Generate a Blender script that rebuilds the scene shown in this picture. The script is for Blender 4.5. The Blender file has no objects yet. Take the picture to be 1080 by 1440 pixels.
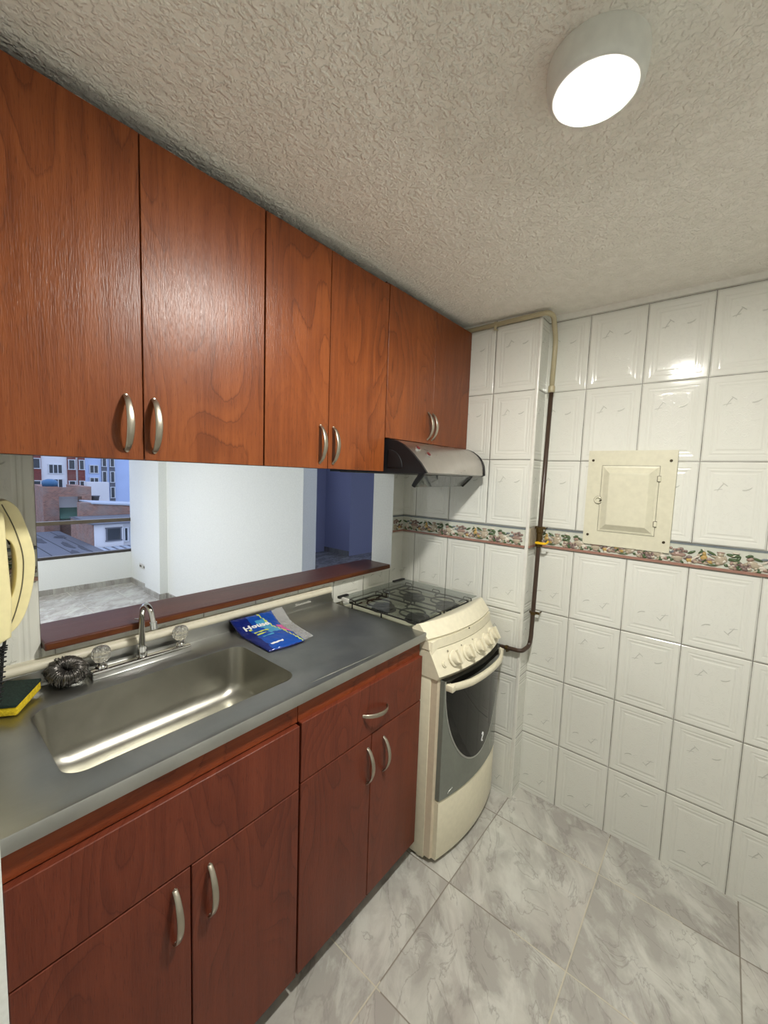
import bpy, bmesh, math, random
from mathutils import Vector, Matrix
random.seed(7)
S = bpy.context.scene
C = S.collection
PI = math.pi

# ------------------------------------------------------------------ node helpers
class N:
    """tiny expression wrapper that turns python arithmetic into math nodes"""
    def __init__(s, t, o): s.t, s.o = t, o
    def m(s, op, *a):
        n = s.t.nodes.new('ShaderNodeMath'); n.operation = op
        for i, v in enumerate((s,) + a):
            if isinstance(v, N): s.t.links.new(v.o, n.inputs[i])
            else: n.inputs[i].default_value = v
        return N(s.t, n.outputs[0])
    def __add__(s, b): return s.m('ADD', b)
    __radd__ = __add__
    def __sub__(s, b): return s.m('SUBTRACT', b)
    def __rsub__(s, b): return s.m('MULTIPLY', -1.0).m('ADD', b)
    def __mul__(s, b): return s.m('MULTIPLY', b)
    __rmul__ = __mul__
    def __truediv__(s, b): return s.m('DIVIDE', b)
    def floor(s): return s.m('FLOOR')
    def fract(s): return s.m('FRACT')
    def abs(s): return s.m('ABSOLUTE')
    def min(s, b): return s.m('MINIMUM', b)
    def max(s, b): return s.m('MAXIMUM', b)
    def lt(s, b): return s.m('LESS_THAN', b)
    def gt(s, b): return s.m('GREATER_THAN', b)
    def step(s, a, b):
        n = s.t.nodes.new('ShaderNodeMapRange'); n.interpolation_type = 'SMOOTHSTEP'
        s.t.links.new(s.o, n.inputs[0]); n.inputs[1].default_value = a; n.inputs[2].default_value = b
        return N(s.t, n.outputs[0])

def newmat(name):
    m = bpy.data.materials.new(name); m.use_nodes = True
    t = m.node_tree
    b = t.nodes['Principled BSDF']
    return m, t, b
def setp(b, **k):
    for n, v in k.items():
        n = n.replace('_', ' ')
        i = b.inputs[n]
        i.default_value = (v[0], v[1], v[2], 1) if isinstance(v, (tuple, list)) else v
def plain(name, col, rough=.5, metal=0, spec=.5, bump=0, bscale=50, **k):
    m, t, b = newmat(name)
    setp(b, Base_Color=col, Roughness=rough, Metallic=metal, **{'Specular_IOR_Level': spec}, **k)
    nz = noise(t, objco(t), bscale, 3)
    rp = ramp(t, nz.o, [(.3, tuple(c * .95 for c in col)), (.7, tuple(min(1, c * 1.03) for c in col))])
    t.links.new(rp, b.inputs['Base Color'])
    if bump: dobump(t, b, nz, bump, .002)
    return m
def objco(t):
    n = t.nodes.new('ShaderNodeTexCoord'); return n.outputs['Object']
def mapping(t, co, sc=(1, 1, 1), loc=(0, 0, 0), rot=(0, 0, 0)):
    n = t.nodes.new('ShaderNodeMapping'); t.links.new(co, n.inputs[0])
    n.inputs['Scale'].default_value = sc; n.inputs['Location'].default_value = loc; n.inputs['Rotation'].default_value = rot
    return n.outputs[0]
def noise(t, co, scale=5, detail=3, rough=.5, dist=0):
    n = t.nodes.new('ShaderNodeTexNoise'); t.links.new(co, n.inputs['Vector'])
    n.inputs['Scale'].default_value = scale; n.inputs['Detail'].default_value = detail
    n.inputs['Roughness'].default_value = rough; n.inputs['Distortion'].default_value = dist
    return N(t, n.outputs['Fac'])
def ramp(t, fac, stops):
    n = t.nodes.new('ShaderNodeValToRGB'); t.links.new(fac, n.inputs[0])
    e = n.color_ramp.elements
    while len(e) < len(stops): e.new(.5)
    for i, (p, c) in enumerate(stops):
        e[i].position = p; e[i].color = (c[0], c[1], c[2], 1)
    return n.outputs[0]
def mixc(t, fac, a, b):
    n = t.nodes.new('ShaderNodeMix'); n.data_type = 'RGBA'
    if isinstance(fac, N): t.links.new(fac.o, n.inputs[0])
    else: n.inputs[0].default_value = fac
    for i, v in ((6, a), (7, b)):
        if isinstance(v, (tuple, list)): n.inputs[i].default_value = (v[0], v[1], v[2], 1)
        else: t.links.new(v, n.inputs[i])
    return n.outputs[2]
def dobump(t, b, h, strength=.5, dist=.002):
    n = t.nodes.new('ShaderNodeBump'); n.inputs['Strength'].default_value = strength; n.inputs['Distance'].default_value = dist
    t.links.new(h.o, n.inputs['Height']); t.links.new(n.outputs[0], b.inputs['Normal'])
def xyz(t, co):
    n = t.nodes.new('ShaderNodeSeparateXYZ'); t.links.new(co, n.inputs[0])
    return [N(t, o) for o in n.outputs]
def comb(t, a, b, c):
    n = t.nodes.new('ShaderNodeCombineXYZ')
    for i, v in enumerate((a, b, c)):
        if isinstance(v, N): t.links.new(v.o, n.inputs[i])
        else: n.inputs[i].default_value = v
    return n.outputs[0]
def L(r, g, b):
    """sRGB 0-255 to linear"""
    f = lambda c: (c / 255 / 12.92) if c / 255 <= .04045 else ((c / 255 + .055) / 1.055) ** 2.4
    return (f(r), f(g), f(b))

# ------------------------------------------------------------------ materials
def wood(name, dark, mid, light, axis='z', seed=0., rough=.33):
    m, t, b = newmat(name)
    co = objco(t)
    oi = t.nodes.new('ShaderNodeObjectInfo')
    x, y, z = xyz(t, co)
    if axis == 'y': y, z = z, y
    r = N(t, oi.outputs['Random'])
    yy = y + x + r * 3.7 + seed; zz = z + r * 5.1
    fine = noise(t, comb(t, yy * 60, zz * 2.2, 0.), 1.6, 4, .6)
    pores = noise(t, comb(t, yy * 300, zz * 22, 0.), 1.4, 2, .6)
    big = noise(t, comb(t, yy * 3.2, zz * 1.3, 3.), 1.4, 3, .55)
    streak = noise(t, comb(t, yy * 16, zz * .9, 5.), 1.2, 3, .6)
    field = noise(t, comb(t, yy * 3.1, zz * 1.25, 0.), 1.5, 1.5, .35, .25)
    g = (field * 17. + fine * .35 + streak * .5).fract()
    ring = (1.0 - g.step(.0, .16)) * .55 + g.step(.25, 1.0) * .45
    mod = noise(t, comb(t, yy * 2.3, zz * .9, 7.), 2.0, 1).step(.38, .62)
    f = fine * .34 + big * .34 + streak * .34 - ring * mod * .16 - ring * .03
    col = ramp(t, f.o, [(.26, dark), (.46, mid), (.70, light)])
    col = mixc(t, (1.0 - g.step(.0, .09)) * mod * .38, col, tuple(c * .62 for c in dark))
    col = mixc(t, (pores.step(.56, .72)) * .40, col, tuple(c * .6 for c in dark))
    t.links.new(col, b.inputs['Base Color'])
    setp(b, Roughness=rough, Specular_IOR_Level=.26)
    rr = ((fine * .12) + (rough - .05)); t.links.new(rr.o, b.inputs['Roughness'])
    dobump(t, b, pores * .8 + fine * .4, .6, .0011)
    return m

M = {}
M['wood'] = wood('cherry_laminate', L(76, 37, 18), L(107, 55, 26), L(134, 74, 36))
M['wood_base'] = wood('cherry_laminate_shaded', L(78, 33, 22), L(100, 46, 30), L(118, 58, 39), seed=11)  # same laminate, redder and darker, part of the lower shade put into its colour
M['rail'] = wood('cherry_rail', L(84, 36, 18), L(118, 54, 28), L(140, 70, 38), axis='y', seed=5)
M['sill'] = wood('mahogany_sill', L(58, 28, 20), L(80, 41, 31), L(100, 57, 43), axis='y', seed=2, rough=.3)
M['cab_dark'] = plain('cabinet_inner_board', L(70, 32, 20), .6)

def tile_mat(name, axis, u0, base=L(216, 216, 208)):
    m, t, b = newmat(name)
    x, y, z = xyz(t, objco(t))
    u = (x if axis == 'x' else y)
    W, H = .204, .302
    up = z.gt(1.24)
    zo = (z - 1.196) + up * (1.196 - 1.285)
    iu = ((u - u0) / W); iv = (zo / H)
    cu = iu.floor(); cv = iv.floor()
    a = iu.fract() * W; h = iv.fract() * H
    dx = a.min((a * -1.0) + W); dz = h.min((h * -1.0) + H)
    d = dx.min(dz)
    rnd = t.nodes.new('ShaderNodeTexWhiteNoise'); rnd.noise_dimensions = '2D'
    t.links.new(comb(t, cu, cv, 0.), rnd.inputs['Vector'])
    rv = N(t, rnd.outputs[0])
    flip = z.lt(1.24) * rv.gt(.35)
    a2 = a + flip * ((a * -2.0) + W); h2 = h + flip * ((h * -2.0) + H)
    jit = (noise(t, objco(t), 14, 1) - .5) * .0015
    dd = d + jit
    grout = 1.0 - d.step(.0007, .0017)
    # moulded profile: pillow edge, step, double rope frame, central panel
    prof = d.step(.0008, .006) * 1.0 - dd.step(.020, .025) * .35 + dd.step(.026, .029) * .25 - dd.step(.032, .036) * .35 + dd.step(.040, .045) * .45
    # leaf sprigs pressed into the panel
    ln = noise(t, comb(t, a2 * 1.0 + rv * 9., h2, 0.), 30, 3, .6, 1.2)
    vein = (1.0 - (ln - .5).abs().step(.0, .035)) * d.step(.045, .055)
    def stroke(a0, h0, k, c, half, th):
        da = a2 - a0
        dist = (h2 - (da * k) - (da * da * c) - h0).abs()
        return (1.0 - dist.step(th * .4, th)) * (1.0 - da.abs().step(half * .6, half))
    sp = stroke(.066, .213, 1.6, -30, .010, .004).max(stroke(.078, .222, -.8, 0., .009, .0025)).max(stroke(.138, .205, .35, 22, .015, .0032)).max(stroke(.060, .203, .2, 0., .014, .0018))
    big = noise(t, objco(t), 3, 2)
    col = mixc(t, sp * .36, base, L(120, 122, 112))
    col = mixc(t, vein * .06, col, L(150, 152, 145))
    col = mixc(t, big.step(.3, .8) * .08, col, L(195, 192, 175))
    crack = noise(t, objco(t), 9, 3).step(.35, .65)
    col = mixc(t, grout * (crack * .35 + .6), col, L(70, 62, 48))
    t.links.new(col, b.inputs['Base Color'])
    rr = grout * .5 + .09; t.links.new(rr.o, b.inputs['Roughness'])
    dobump(t, b, prof + vein * .10 + sp * .3, .9, .0030)
    return m
M['tile_x'] = tile_mat('white_wall_tile', 'x', .8614)
M['tile_pillar'] = tile_mat('white_wall_tile_pillar', 'x', .0815)
M['tile_y'] = tile_mat('white_wall_tile_side', 'y', 1.280)
M['tile_jamb'] = tile_mat('white_wall_tile_corner', 'y', .0270)
M['tile_ret'] = tile_mat('white_wall_tile_return', 'y', 1.7946 - .03)

def marble(name, ox, oy, tone=1.0, size=.4135, lines=True):
    m, t, b = newmat(name)
    co = objco(t)
    x, y, z = xyz(t, co)
    iu = (x - ox) / size; iv = (y - oy) / size
    cu, cv = iu.floor(), iv.floor()
    a = iu.fract() * size; c = iv.fract() * size
    d = a.min((a * -1.0) + size).min(c.min((c * -1.0) + size))
    wn = t.nodes.new('ShaderNodeTexWhiteNoise'); t.links.new(comb(t, cu, cv, 0.), wn.inputs['Vector'])
    r = N(t, wn.outputs[0])
    # diagonal flow of the veining
    px = (x * .80 + y * .60) * 4.3 + r * 17; py = (y * .80 - x * .60) * 2.1 + r * 9
    pv = comb(t, px, py, z)
    n1 = noise(t, pv, 1.15, 7, .60, .55)
    n2 = noise(t, pv, 2.6, 6, .64, .7)
    n3 = noise(t, pv, .8, 3, .5, .5)
    v1 = (1.0 - (n1 - .53).abs().step(.0, .03)) * n3.step(.35, .6)
    v2 = n2.step(.46, .64)
    n4 = noise(t, pv, 1.7, 6, .55, .9)
    v3 = 1.0 - (n4 - .5).abs().step(.0, .014)
    cl = n1.step(.34, .58)
    base = ramp(t, n3.o, [(.3, tuple(k * tone for k in L(196, 196, 187))), (.6, tuple(k * tone for k in L(184, 180, 172))), (.85, tuple(k * tone for k in L(188, 177, 174)))])
    col = mixc(t, cl * .72, base, tuple(k * tone for k in L(152, 148, 142)))
    col = mixc(t, v1 * .38, col, tuple(k * tone for k in L(128, 124, 119)))
    col = mixc(t, v2 * .45, col, tuple(k * tone for k in L(210, 210, 202)))
    col = mixc(t, v3 * .40, col, tuple(k * tone for k in L(126, 121, 115)))
    if lines:
        g = 1.0 - d.step(.0012, .0026)
        gn = noise(t, co, 2.3, 1).gt(.5)
        gcol = mixc(t, gn, L(188, 180, 158), L(112, 102, 88))
        col = mixc(t, g * .8, col, gcol)
        rr = g * .5 + (n2 * .1) + .16
        dobump(t, b, (d.step(.0012, .004)) + n2 * .05, .5, .0015)
    else:
        rr = n2 * .1 + .2
    t.links.new(rr.o, b.inputs['Roughness'])
    t.links.new(col, b.inputs['Base Color'])
    return m
M['floor'] = marble('marble_floor_tile', .683, .840)
M['marble'] = marble('marble_skirting', .2, .3, .85, lines=False)

def stucco():
    m, t, b = newmat('stucco_ceiling')
    co = objco(t)
    n1 = noise(t, co, 95, 2, .5, .2); n2 = noise(t, co, 24, 2)
    h = n1.step(.40, .64)* .8 + n2 * .5 + n1 * .5
    setp(b, Base_Color=L(230, 226, 216), Roughness=.75)
    dobump(t, b, h, .75, .0036)
    col = ramp(t, n2.o, [(.3, L(232, 228, 218)), (.7, L(240, 236, 227))]); t.links.new(col, b.inputs['Base Color'])
    return m
M['ceil'] = stucco()
M['wall'] = plain('white_wall_paint', L(232, 235, 232), .7, bump=.1, bscale=120)
M['hall'] = plain('hall_wall_dusk_tint', L(176, 180, 212), .7)  # blue evening light of the hall put into the wall colour
M['wall_cream'] = plain('cream_moulding_paint', L(206, 200, 180), .45, bump=.3, bscale=40)
M['trim_white'] = plain('white_pvc_trim', L(214, 212, 204), .3)

def steel(name, col=L(176, 176, 172), rough=.36, axis='y', amt=.4):
    m, t, b = newmat(name)
    co = objco(t)
    x, y, z = xyz(t, co)
    sc = (300, 12, 300) if axis == 'y' else (12, 300, 300)
    n1 = noise(t, mapping(t, co, sc), 1, 3, .6)
    n2 = noise(t, co, 9, 4, .6, .6)
    n3 = noise(t, co, 55, 3, .6)
    setp(b, Metallic=1.0)
    c = ramp(t, n2.o, [(.25, tuple(k * .82 for k in col)), (.7, col)])
    t.links.new(c, b.inputs['Base Color'])
    rr = (n1 * .10) + (n2 * .16) + (n3 * .08) + (rough - .17); t.links.new(rr.o, b.inputs['Roughness'])
    dobump(t, b, n1 * .5 + n2 * .4, amt * .3, .0008)
    return m
M['steel'] = steel('brushed_steel')
M['steel_basin'] = steel('brushed_steel_basin', L(182, 180, 170), .36)
M['hood_steel'] = steel('hood_steel', L(200, 196, 192), .30)
M['chrome'] = plain('chrome', (.72, .72, .72), .07, 1)
M['nickel'] = plain('satin_nickel', L(172, 164, 150), .34, 1)
M['cream'] = plain('cream_enamel', L(216, 209, 185), .28)
M['cream_side'] = plain('cream_side_enamel', L(208, 194, 170), .4)
M['phone'] = plain('cream_phone_plastic', L(228, 217, 168), .3)
M['panel'] = plain('cream_painted_metal', L(206, 202, 180), .38, bump=.08)
M['black'] = plain('black_plastic', L(22, 22, 24), .42, spec=.3)
M['blackrub'] = plain('black_rubber', L(14, 14, 15), .6)
M['iron'] = plain('cast_iron', L(46, 44, 42), .55)
M['burner'] = plain('burner_cap', L(34, 34, 34), .5)
M['pipe_brown'] = plain('brown_pipe_paint', L(62, 46, 36), .35, bump=.2)
M['pipe_cream'] = plain('cream_pipe_paint', L(170, 160, 130), .4, bump=.4, bscale=30)
M['brass'] = plain('dark_brass', L(90, 72, 40), .4, .8)
M['yellow'] = plain('yellow_lever', L(226, 180, 20), .4)
M['dark'] = plain('dark_gap', L(20, 16, 14), .8)
M['grey_glass'] = plain('grey_oven_glass', L(112, 116, 108), .12)
M['silver'] = plain('silver_line', L(176, 178, 172), .3, .6)
M['oven_glass'] = plain('black_oven_glass', L(12, 12, 12), .05, 0, .4)
M['white'] = plain('white_mark', L(225, 225, 225), .5)
M['screw'] = plain('dark_screw', L(70, 60, 44), .5, .6)
M['red'] = plain('red_button', L(84, 24, 28), .3)
M['grey'] = plain('grey_line', L(96, 92, 74), .5)
def spongey(name, c1, c2, sc):
    m, t, b = newmat(name)
    n = noise(t, objco(t), sc, 5, .7)
    t.links.new(ramp(t, n.o, [(.35, c1), (.65, c2)]), b.inputs['Base Color']); setp(b, Roughness=.95)
    dobump(t, b, n, 1., .004); return m
M['sponge'] = spongey('yellow_sponge', L(200, 170, 10), L(236, 208, 40), 160)
M['scour'] = spongey('green_scouring_pad', L(10, 26, 22), L(28, 52, 42), 220)
M['wool'] = plain('steel_wool', L(128, 124, 120), .3, .9)
M['acrylic'], _t, _b = newmat('clear_acrylic'); setp(_b, Base_Color=(.93, .92, .88), Roughness=.04, Transmission_Weight=.9, IOR=1.47)
def thin_glass(name, tint, ior=1.5, rough=.0, amt=1.0):
    m = bpy.data.materials.new(name); m.use_nodes = True; t = m.node_tree
    t.nodes.clear()
    o = t.nodes.new('ShaderNodeOutputMaterial'); mx = t.nodes.new('ShaderNodeMixShader')
    tr = t.nodes.new('ShaderNodeBsdfTransparent'); tr.inputs[0].default_value = (*tint, 1)
    gl = t.nodes.new('ShaderNodeBsdfGlossy'); gl.inputs['Roughness'].default_value = rough
    f = t.nodes.new('ShaderNodeFresnel'); f.inputs[0].default_value = ior
    gm = t.nodes.new('ShaderNodeNewGeometry')
    fm = N(t, f.outputs[0]) * amt * (1.0 - N(t, gm.outputs['Backfacing']))
    t.links.new(fm.o, mx.inputs[0]); t.links.new(tr.outputs[0], mx.inputs[1]); t.links.new(gl.outputs[0], mx.inputs[2])
    t.links.new(mx.outputs[0], o.inputs[0]); return m
M['pane'] = thin_glass('window_pane', (.9, .93, .95), 1.45, 0, .6)
M['lid'] = thin_glass('tempered_glass_lid', (.70, .73, .72), 1.75, .02)
M['visor'] = thin_glass('smoked_visor', (.62, .63, .63), 1.5, .03)
M['film'], _t, _b = newmat('clear_plastic_film'); setp(_b, Base_Color=(.72, .72, .74), Roughness=.12, Alpha=.38, Specular_IOR_Level=1.0)
M['bag_blue'] = plain('blue_film', L(22, 72, 160), .18)
M['bag_navy'] = plain('navy_film', L(20, 34, 104), .2)
M['bag_cyan'] = plain('light_blue_film', L(70, 150, 190), .2)
M['bag_lime'] = plain('lime_film', L(190, 208, 90), .25)
M['bag_pink'] = plain('pink_film', L(206, 80, 150), .25)
def emis(name, col, s):
    m = bpy.data.materials.new(name); m.use_nodes = True; t = m.node_tree; t.nodes.clear()
    o = t.nodes.new('ShaderNodeOutputMaterial'); e = t.nodes.new('ShaderNodeEmission')
    e.inputs[0].default_value = (*col, 1); e.inputs[1].default_value = s
    t.links.new(e.outputs[0], o.inputs[0]); return m
M['lamp'] = emis('lamp_diffuser', (1.0, .98, .915), 345.0)
M['lamp_fill'] = emis('lounge_fill_diffuser', (1.0, .99, .98), 175.0)  # glow of the added lounge fill lamp
M['lamp_body'] = plain('white_lamp_body', L(225, 226, 220), .35)
# outside
M['ext_white'] = plain('painted_render', L(214, 214, 214), .8, bscale=1.2)
M['ext_blue'] = plain('pale_blue_render', L(172, 190, 222), .8, bscale=.8)
M['ext_glass'] = plain('dark_window_glass', L(44, 50, 56), .15, bscale=1)
M['ext_frame'] = plain('pale_window_frame', L(200, 204, 206), .5, bscale=1)
M['ext_roof'] = plain('grey_roofing', L(96, 98, 104), .85, bscale=.35)
M['ext_dark'] = plain('dark_roofing', L(58, 60, 66), .8, bscale=.6)
M['ext_green'] = plain('green_roof_sheet', L(60, 92, 76), .7, bscale=1)
M['ext_metal'] = plain('pale_sheet_metal', L(170, 178, 186), .5, bscale=1)
M['ext_tank'] = plain('blue_tank_plastic', L(50, 96, 130), .5, bscale=1)
M['ext_street'] = plain('asphalt', L(70, 70, 74), .9, bscale=.2)
def brick(name, c1, c2, mortar):
    m, t, b = newmat(name)
    x, y, z = xyz(t, objco(t))
    n = t.nodes.new('ShaderNodeTexBrick'); t.links.new(comb(t, x + y, z, 0.), n.inputs['Vector'])
    n.inputs['Color1'].default_value = (*c1, 1); n.inputs['Color2'].default_value = (*c2, 1); n.inputs['Mortar'].default_value = (*mortar, 1)
    n.inputs['Scale'].default_value = 3.; n.inputs['Mortar Size'].default_value = .02
    big = noise(t, objco(t), .9, 3)
    c = mixc(t, big.step(.4, .7) * .6, n.outputs[0], mortar)
    t.links.new(c, b.inputs['Base Color']); setp(b, Roughness=.9); return m
M['brick'] = brick('weathered_brick', L(158, 112, 92), L(124, 88, 74), L(136, 126, 118))
M['brick_red'] = brick('red_brick', L(126, 56, 48), L(104, 46, 42), L(120, 84, 76))

# ------------------------------------------------------------------ geometry helpers
def box(bm, x0, x1, y0, y1, z0, z1, bev=0, mi=0, seg=2):
    r = bmesh.ops.create_cube(bm, size=1)
    vs = r['verts']
    for v in vs:
        v.co = Vector((x0 + (v.co.x + .5) * (x1 - x0), y0 + (v.co.y + .5) * (y1 - y0), z0 + (v.co.z + .5) * (z1 - z0)))
    fs = {f for v in vs for f in v.link_faces}
    for f in fs: f.material_index = mi
    if bev:
        es = list({e for v in vs for e in v.link_edges})
        bmesh.ops.bevel(bm, geom=es, offset=bev, segments=seg, affect='EDGES', profile=.5, clamp_overlap=True)
    return bm
def poly_extrude(bm, pts, axis, a0, a1, bev=0, mi=0):
    """closed outline swept along an axis; pts are the other two coordinates in xyz order"""
    def mk(p, a):
        q = list(p); q.insert(axis, a); return Vector(q)
    A = [bm.verts.new(mk(p, a0)) for p in pts]; B = [bm.verts.new(mk(p, a1)) for p in pts]
    n = len(pts); fs = [bm.faces.new(A), bm.faces.new(B[::-1])]
    for i in range(n): fs.append(bm.faces.new((A[i], B[i], B[(i + 1) % n], A[(i + 1) % n])))
    for f in fs: f.material_index = mi
    bmesh.ops.recalc_face_normals(bm, faces=fs)
    if bev:
        es = list(set(fs[0].edges) | set(fs[1].edges))
        bmesh.ops.bevel(bm, geom=es, offset=bev, segments=3, affect='EDGES', profile=.5, clamp_overlap=True)
    return bm
def smooth_path(pts, sub=8):
    P = [Vector(p) for p in pts]; out = []
    for i in range(len(P) - 1):
        p0 = P[max(i - 1, 0)]; p1 = P[i]; p2 = P[i + 1]; p3 = P[min(i + 2, len(P) - 1)]
        for k in range(sub):
            t = k / sub
            out.append(.5 * ((2 * p1) + (p2 - p0) * t + (2 * p0 - 5 * p1 + 4 * p2 - p3) * t * t + (3 * p1 - p0 - 3 * p2 + p3) * t ** 3))
    out.append(P[-1]); return out
def fillet(pts, r, seg=6):
    """polyline with rounded corners"""
    P = [Vector(p) for p in pts]; out = [P[0]]
    for i in range(1, len(P) - 1):
        a = (P[i - 1] - P[i]); b = (P[i + 1] - P[i]); rr = min(r, a.length * .49, b.length * .49)
        a = P[i] + a.normalized() * rr; b = P[i] + b.normalized() * rr
        for k in range(seg + 1):
            t = k / seg; out.append((1 - t) ** 2 * a + 2 * t * (1 - t) * P[i] + t * t * b)
    out.append(P[-1]); return out
def tube(bm, pts, r, n=10, mi=0, closed=False, flat=1.0, up=None):
    P = [Vector(p) for p in pts]; rings = []
    pn = None
    for i, p in enumerate(P):
        if closed: d = P[(i + 1) % len(P)] - P[i - 1]
        else: d = P[min(i + 1, len(P) - 1)] - P[max(i - 1, 0)]
        d.normalize()
        if pn is None:
            ref = Vector(up) if up else (Vector((0, 0, 1)) if abs(d.z) < .9 else Vector((1, 0, 0)))
        else: ref = pn
        s = d.cross(ref)
        if s.length < 1e-6: s = d.cross(Vector((1, .3, .2)))
        s.normalize(); u = s.cross(d).normalized(); pn = u
        rr = r[i] if isinstance(r, (list, tuple)) else r
        rings.append([bm.verts.new(p + s * math.cos(2 * PI * k / n) * rr + u * math.sin(2 * PI * k / n) * rr * flat) for k in range(n)])
    m = len(rings); fs = []
    for i in range(m if closed else m - 1):
        A, B = rings[i], rings[(i + 1) % m]
        for k in range(n): fs.append(bm.faces.new((A[k], A[(k + 1) % n], B[(k + 1) % n], B[k])))
    if not closed: fs += [bm.faces.new(rings[0][::-1]), bm.faces.new(rings[-1])]
    for f in fs: f.material_index = mi; f.smooth = True
    return bm
def lathe(bm, prof, c, axis='z', n=32, mi=0, smooth=True):
    """prof: (radius, height) list revolved about an axis through c"""
    ax = {'x': (Vector((0, 1, 0)), Vector((0, 0, 1)), Vector((1, 0, 0))), 'y': (Vector((0, 0, 1)), Vector((1, 0, 0)), Vector((0, 1, 0))), 'z': (Vector((1, 0, 0)), Vector((0, 1, 0)), Vector((0, 0, 1)))}[axis] if isinstance(axis, str) else axis
    c = Vector(c); R = []
    for r, h in prof:
        R.append([bm.verts.new(c + ax[0] * math.cos(2 * PI * k / n) * max(r, 1e-5) + ax[1] * math.sin(2 * PI * k / n) * max(r, 1e-5) + ax[2] * h) for k in range(n)])
    for i in range(len(R) - 1):
        for k in range(n):
            f = bm.faces.new((R[i][k], R[i][(k + 1) % n], R[i + 1][(k + 1) % n], R[i + 1][k])); f.material_index = mi; f.smooth = smooth
    for q in (R[0][::-1], R[-1]):
        f = bm.faces.new(q); f.material_index = mi
    return bm
def sweep_y(bm, prof, y0, y1, off, n=24, mi=0, smooth=True):
    """closed (x,z,weight) outline swept along y; off(y) is added to x times weight"""
    R = []
    for i in range(n + 1):
        y = y0 + (y1 - y0) * i / n; o = off(y)
        R.append([bm.verts.new((p[0] + o * p[2], y, p[1])) for p in prof])
    m = len(prof); fs = []
    for i in range(n):
        for k in range(m): fs.append(bm.faces.new((R[i][k], R[i + 1][k], R[i + 1][(k + 1) % m], R[i][(k + 1) % m])))
    fs += [bm.faces.new(R[0]), bm.faces.new(R[-1][::-1])]
    for f in fs: f.material_index = mi
    bmesh.ops.recalc_face_normals(bm, faces=fs)
    return bm
def BM(): return bmesh.new()

def wpos(o):
    v = Vector((0, 0, 0))
    while o is not None: v += o.location; o = o.parent
    return v
def obj(name, bm, mats, parent=None, loc=None, smooth=None, **props):
    me = bpy.data.meshes.new(name)
    org = wpos(parent) if parent is not None else Vector(loc or (0, 0, 0))
    own = Vector((0, 0, 0))
    if parent is None and loc: pass
    bmesh.ops.translate(bm, verts=bm.verts, vec=-org)
    bmesh.ops.recalc_face_normals(bm, faces=bm.faces)
    bm.to_mesh(me); bm.free()
    for m in (mats if isinstance(mats, (list, tuple)) else [mats]): me.materials.append(M[m] if isinstance(m, str) else m)
    o = bpy.data.objects.new(name, me); C.objects.link(o)
    if parent is not None: o.parent = parent
    elif loc: o.location = loc
    if smooth is not None:
        for p in me.polygons: p.use_smooth = True
        me.set_sharp_from_angle(angle=math.radians(smooth))
    for k, v in props.items(): o[k] = v
    return o
def thing(name, label, cat, loc, group=None):
    o = bpy.data.objects.new(name, None); C.objects.link(o); o.location = loc; o.empty_display_size = .05
    o['label'] = label; o['category'] = cat
    if group: o['group'] = group
    return o
def tag(o, label, cat, group=None):
    o['label'] = label; o['category'] = cat
    if group: o['group'] = group
    return o
def struct(name, bm, mats, **k):
    o = obj(name, bm, mats, **k); o['kind'] = 'structure'; return o

# ------------------------------------------------------------------ the setting
CZ = 2.215           # ceiling
YP, YF, XP = 1.7946, 1.8974, .6935
XW = -4.5            # lounge window wall
def slab(name, mats, *b, **k): return struct(name, box(BM(), *b), mats, **k)
slab('floor', 'floor', XW - .2, 2.4, -2.4, 8.0, -.12, 0)
slab('ceiling', 'ceil', -.14, 2.4, -1.0, YF + .1, CZ, CZ + .1)
slab('ceiling_lounge', 'wall', XW - .2, -.14, -2.4, 8.0, 2.30, 2.4)
slab('wall_far', 'tile_x', XP - .02, 2.4, YF, YF + .12, 0, CZ)
b = box(BM(), -.14, XP, YP, YF + .12, 0, CZ)
for f in b.faces:
    f.material_index = 1 if f.calc_center_median().x > XP - .001 else 0
struct('wall_pillar', b, ['tile_pillar', 'tile_ret'])
# sink wall with its serving opening
b = BM()
box(b, -.14, 0, -1.0, .231, 0, CZ); box(b, -.14, 0, .231, 1.70, 0, 1.012); box(b, -.14, 0, .231, 1.70, 1.524, CZ); box(b, -.14, 0, 1.70, YP, 0, CZ)
for f in b.faces:
    c = f.calc_center_median()
    if c.x > -.001: f.material_index = 2 if c.y > 1.70 else (1 if c.y > .24 or c.z < 1 else 3)
struct('wall_left', b, ['wall', 'tile_y', 'tile_jamb', 'tile_jamb'])
slab('wall_near', 'wall', 0, .560, -.04, .078, 0, CZ)
slab('wall_right', 'wall', 2.3, 2.4, -1.0, YF, 0, CZ)
slab('wall_back', 'wall', -.14, 2.4, -1.1, -1.0, 0, CZ)
# lounge shell
b = BM()
box(b, XW - .15, XW, -2.4, 2.4, 0, .40); box(b, XW - .15, XW, -2.4, 2.4, 2.1, 2.3)
box(b, XW - .15, XW, -2.4, -1.2, .40, 2.1); box(b, XW - .15, XW, 1.99, 2.4, 0, 2.3)
struct('wall_window', b, 'wall')
b = BM(); box(b, XW - .15, XW, 2.4, 3.2, 0, 2.3); box(b, XW - .15, XW, 4.5, 8.0, 0, 2.3); box(b, XW - .15, XW, 3.2, 4.5, 0, 1.1); box(b, XW - .15, XW, 3.2, 4.5, 2.1, 2.3)  # wall with an unseen opening, added to let blue sky light into the hall
struct('wall_hall_light_gap', b, 'hall')
b = BM(); box(b, XW, -3.92, 1.945, 2.113, 0, 2.3); struct('wall_lounge_corner', b, 'wall')
slab('wall_lounge_column', 'wall', -3.92, -3.49, 1.894, 2.113, 0, 2.3)
slab('wall_lounge', 'wall', -3.49, -1.09, 1.98, 2.113, 0, 2.3)
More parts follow.
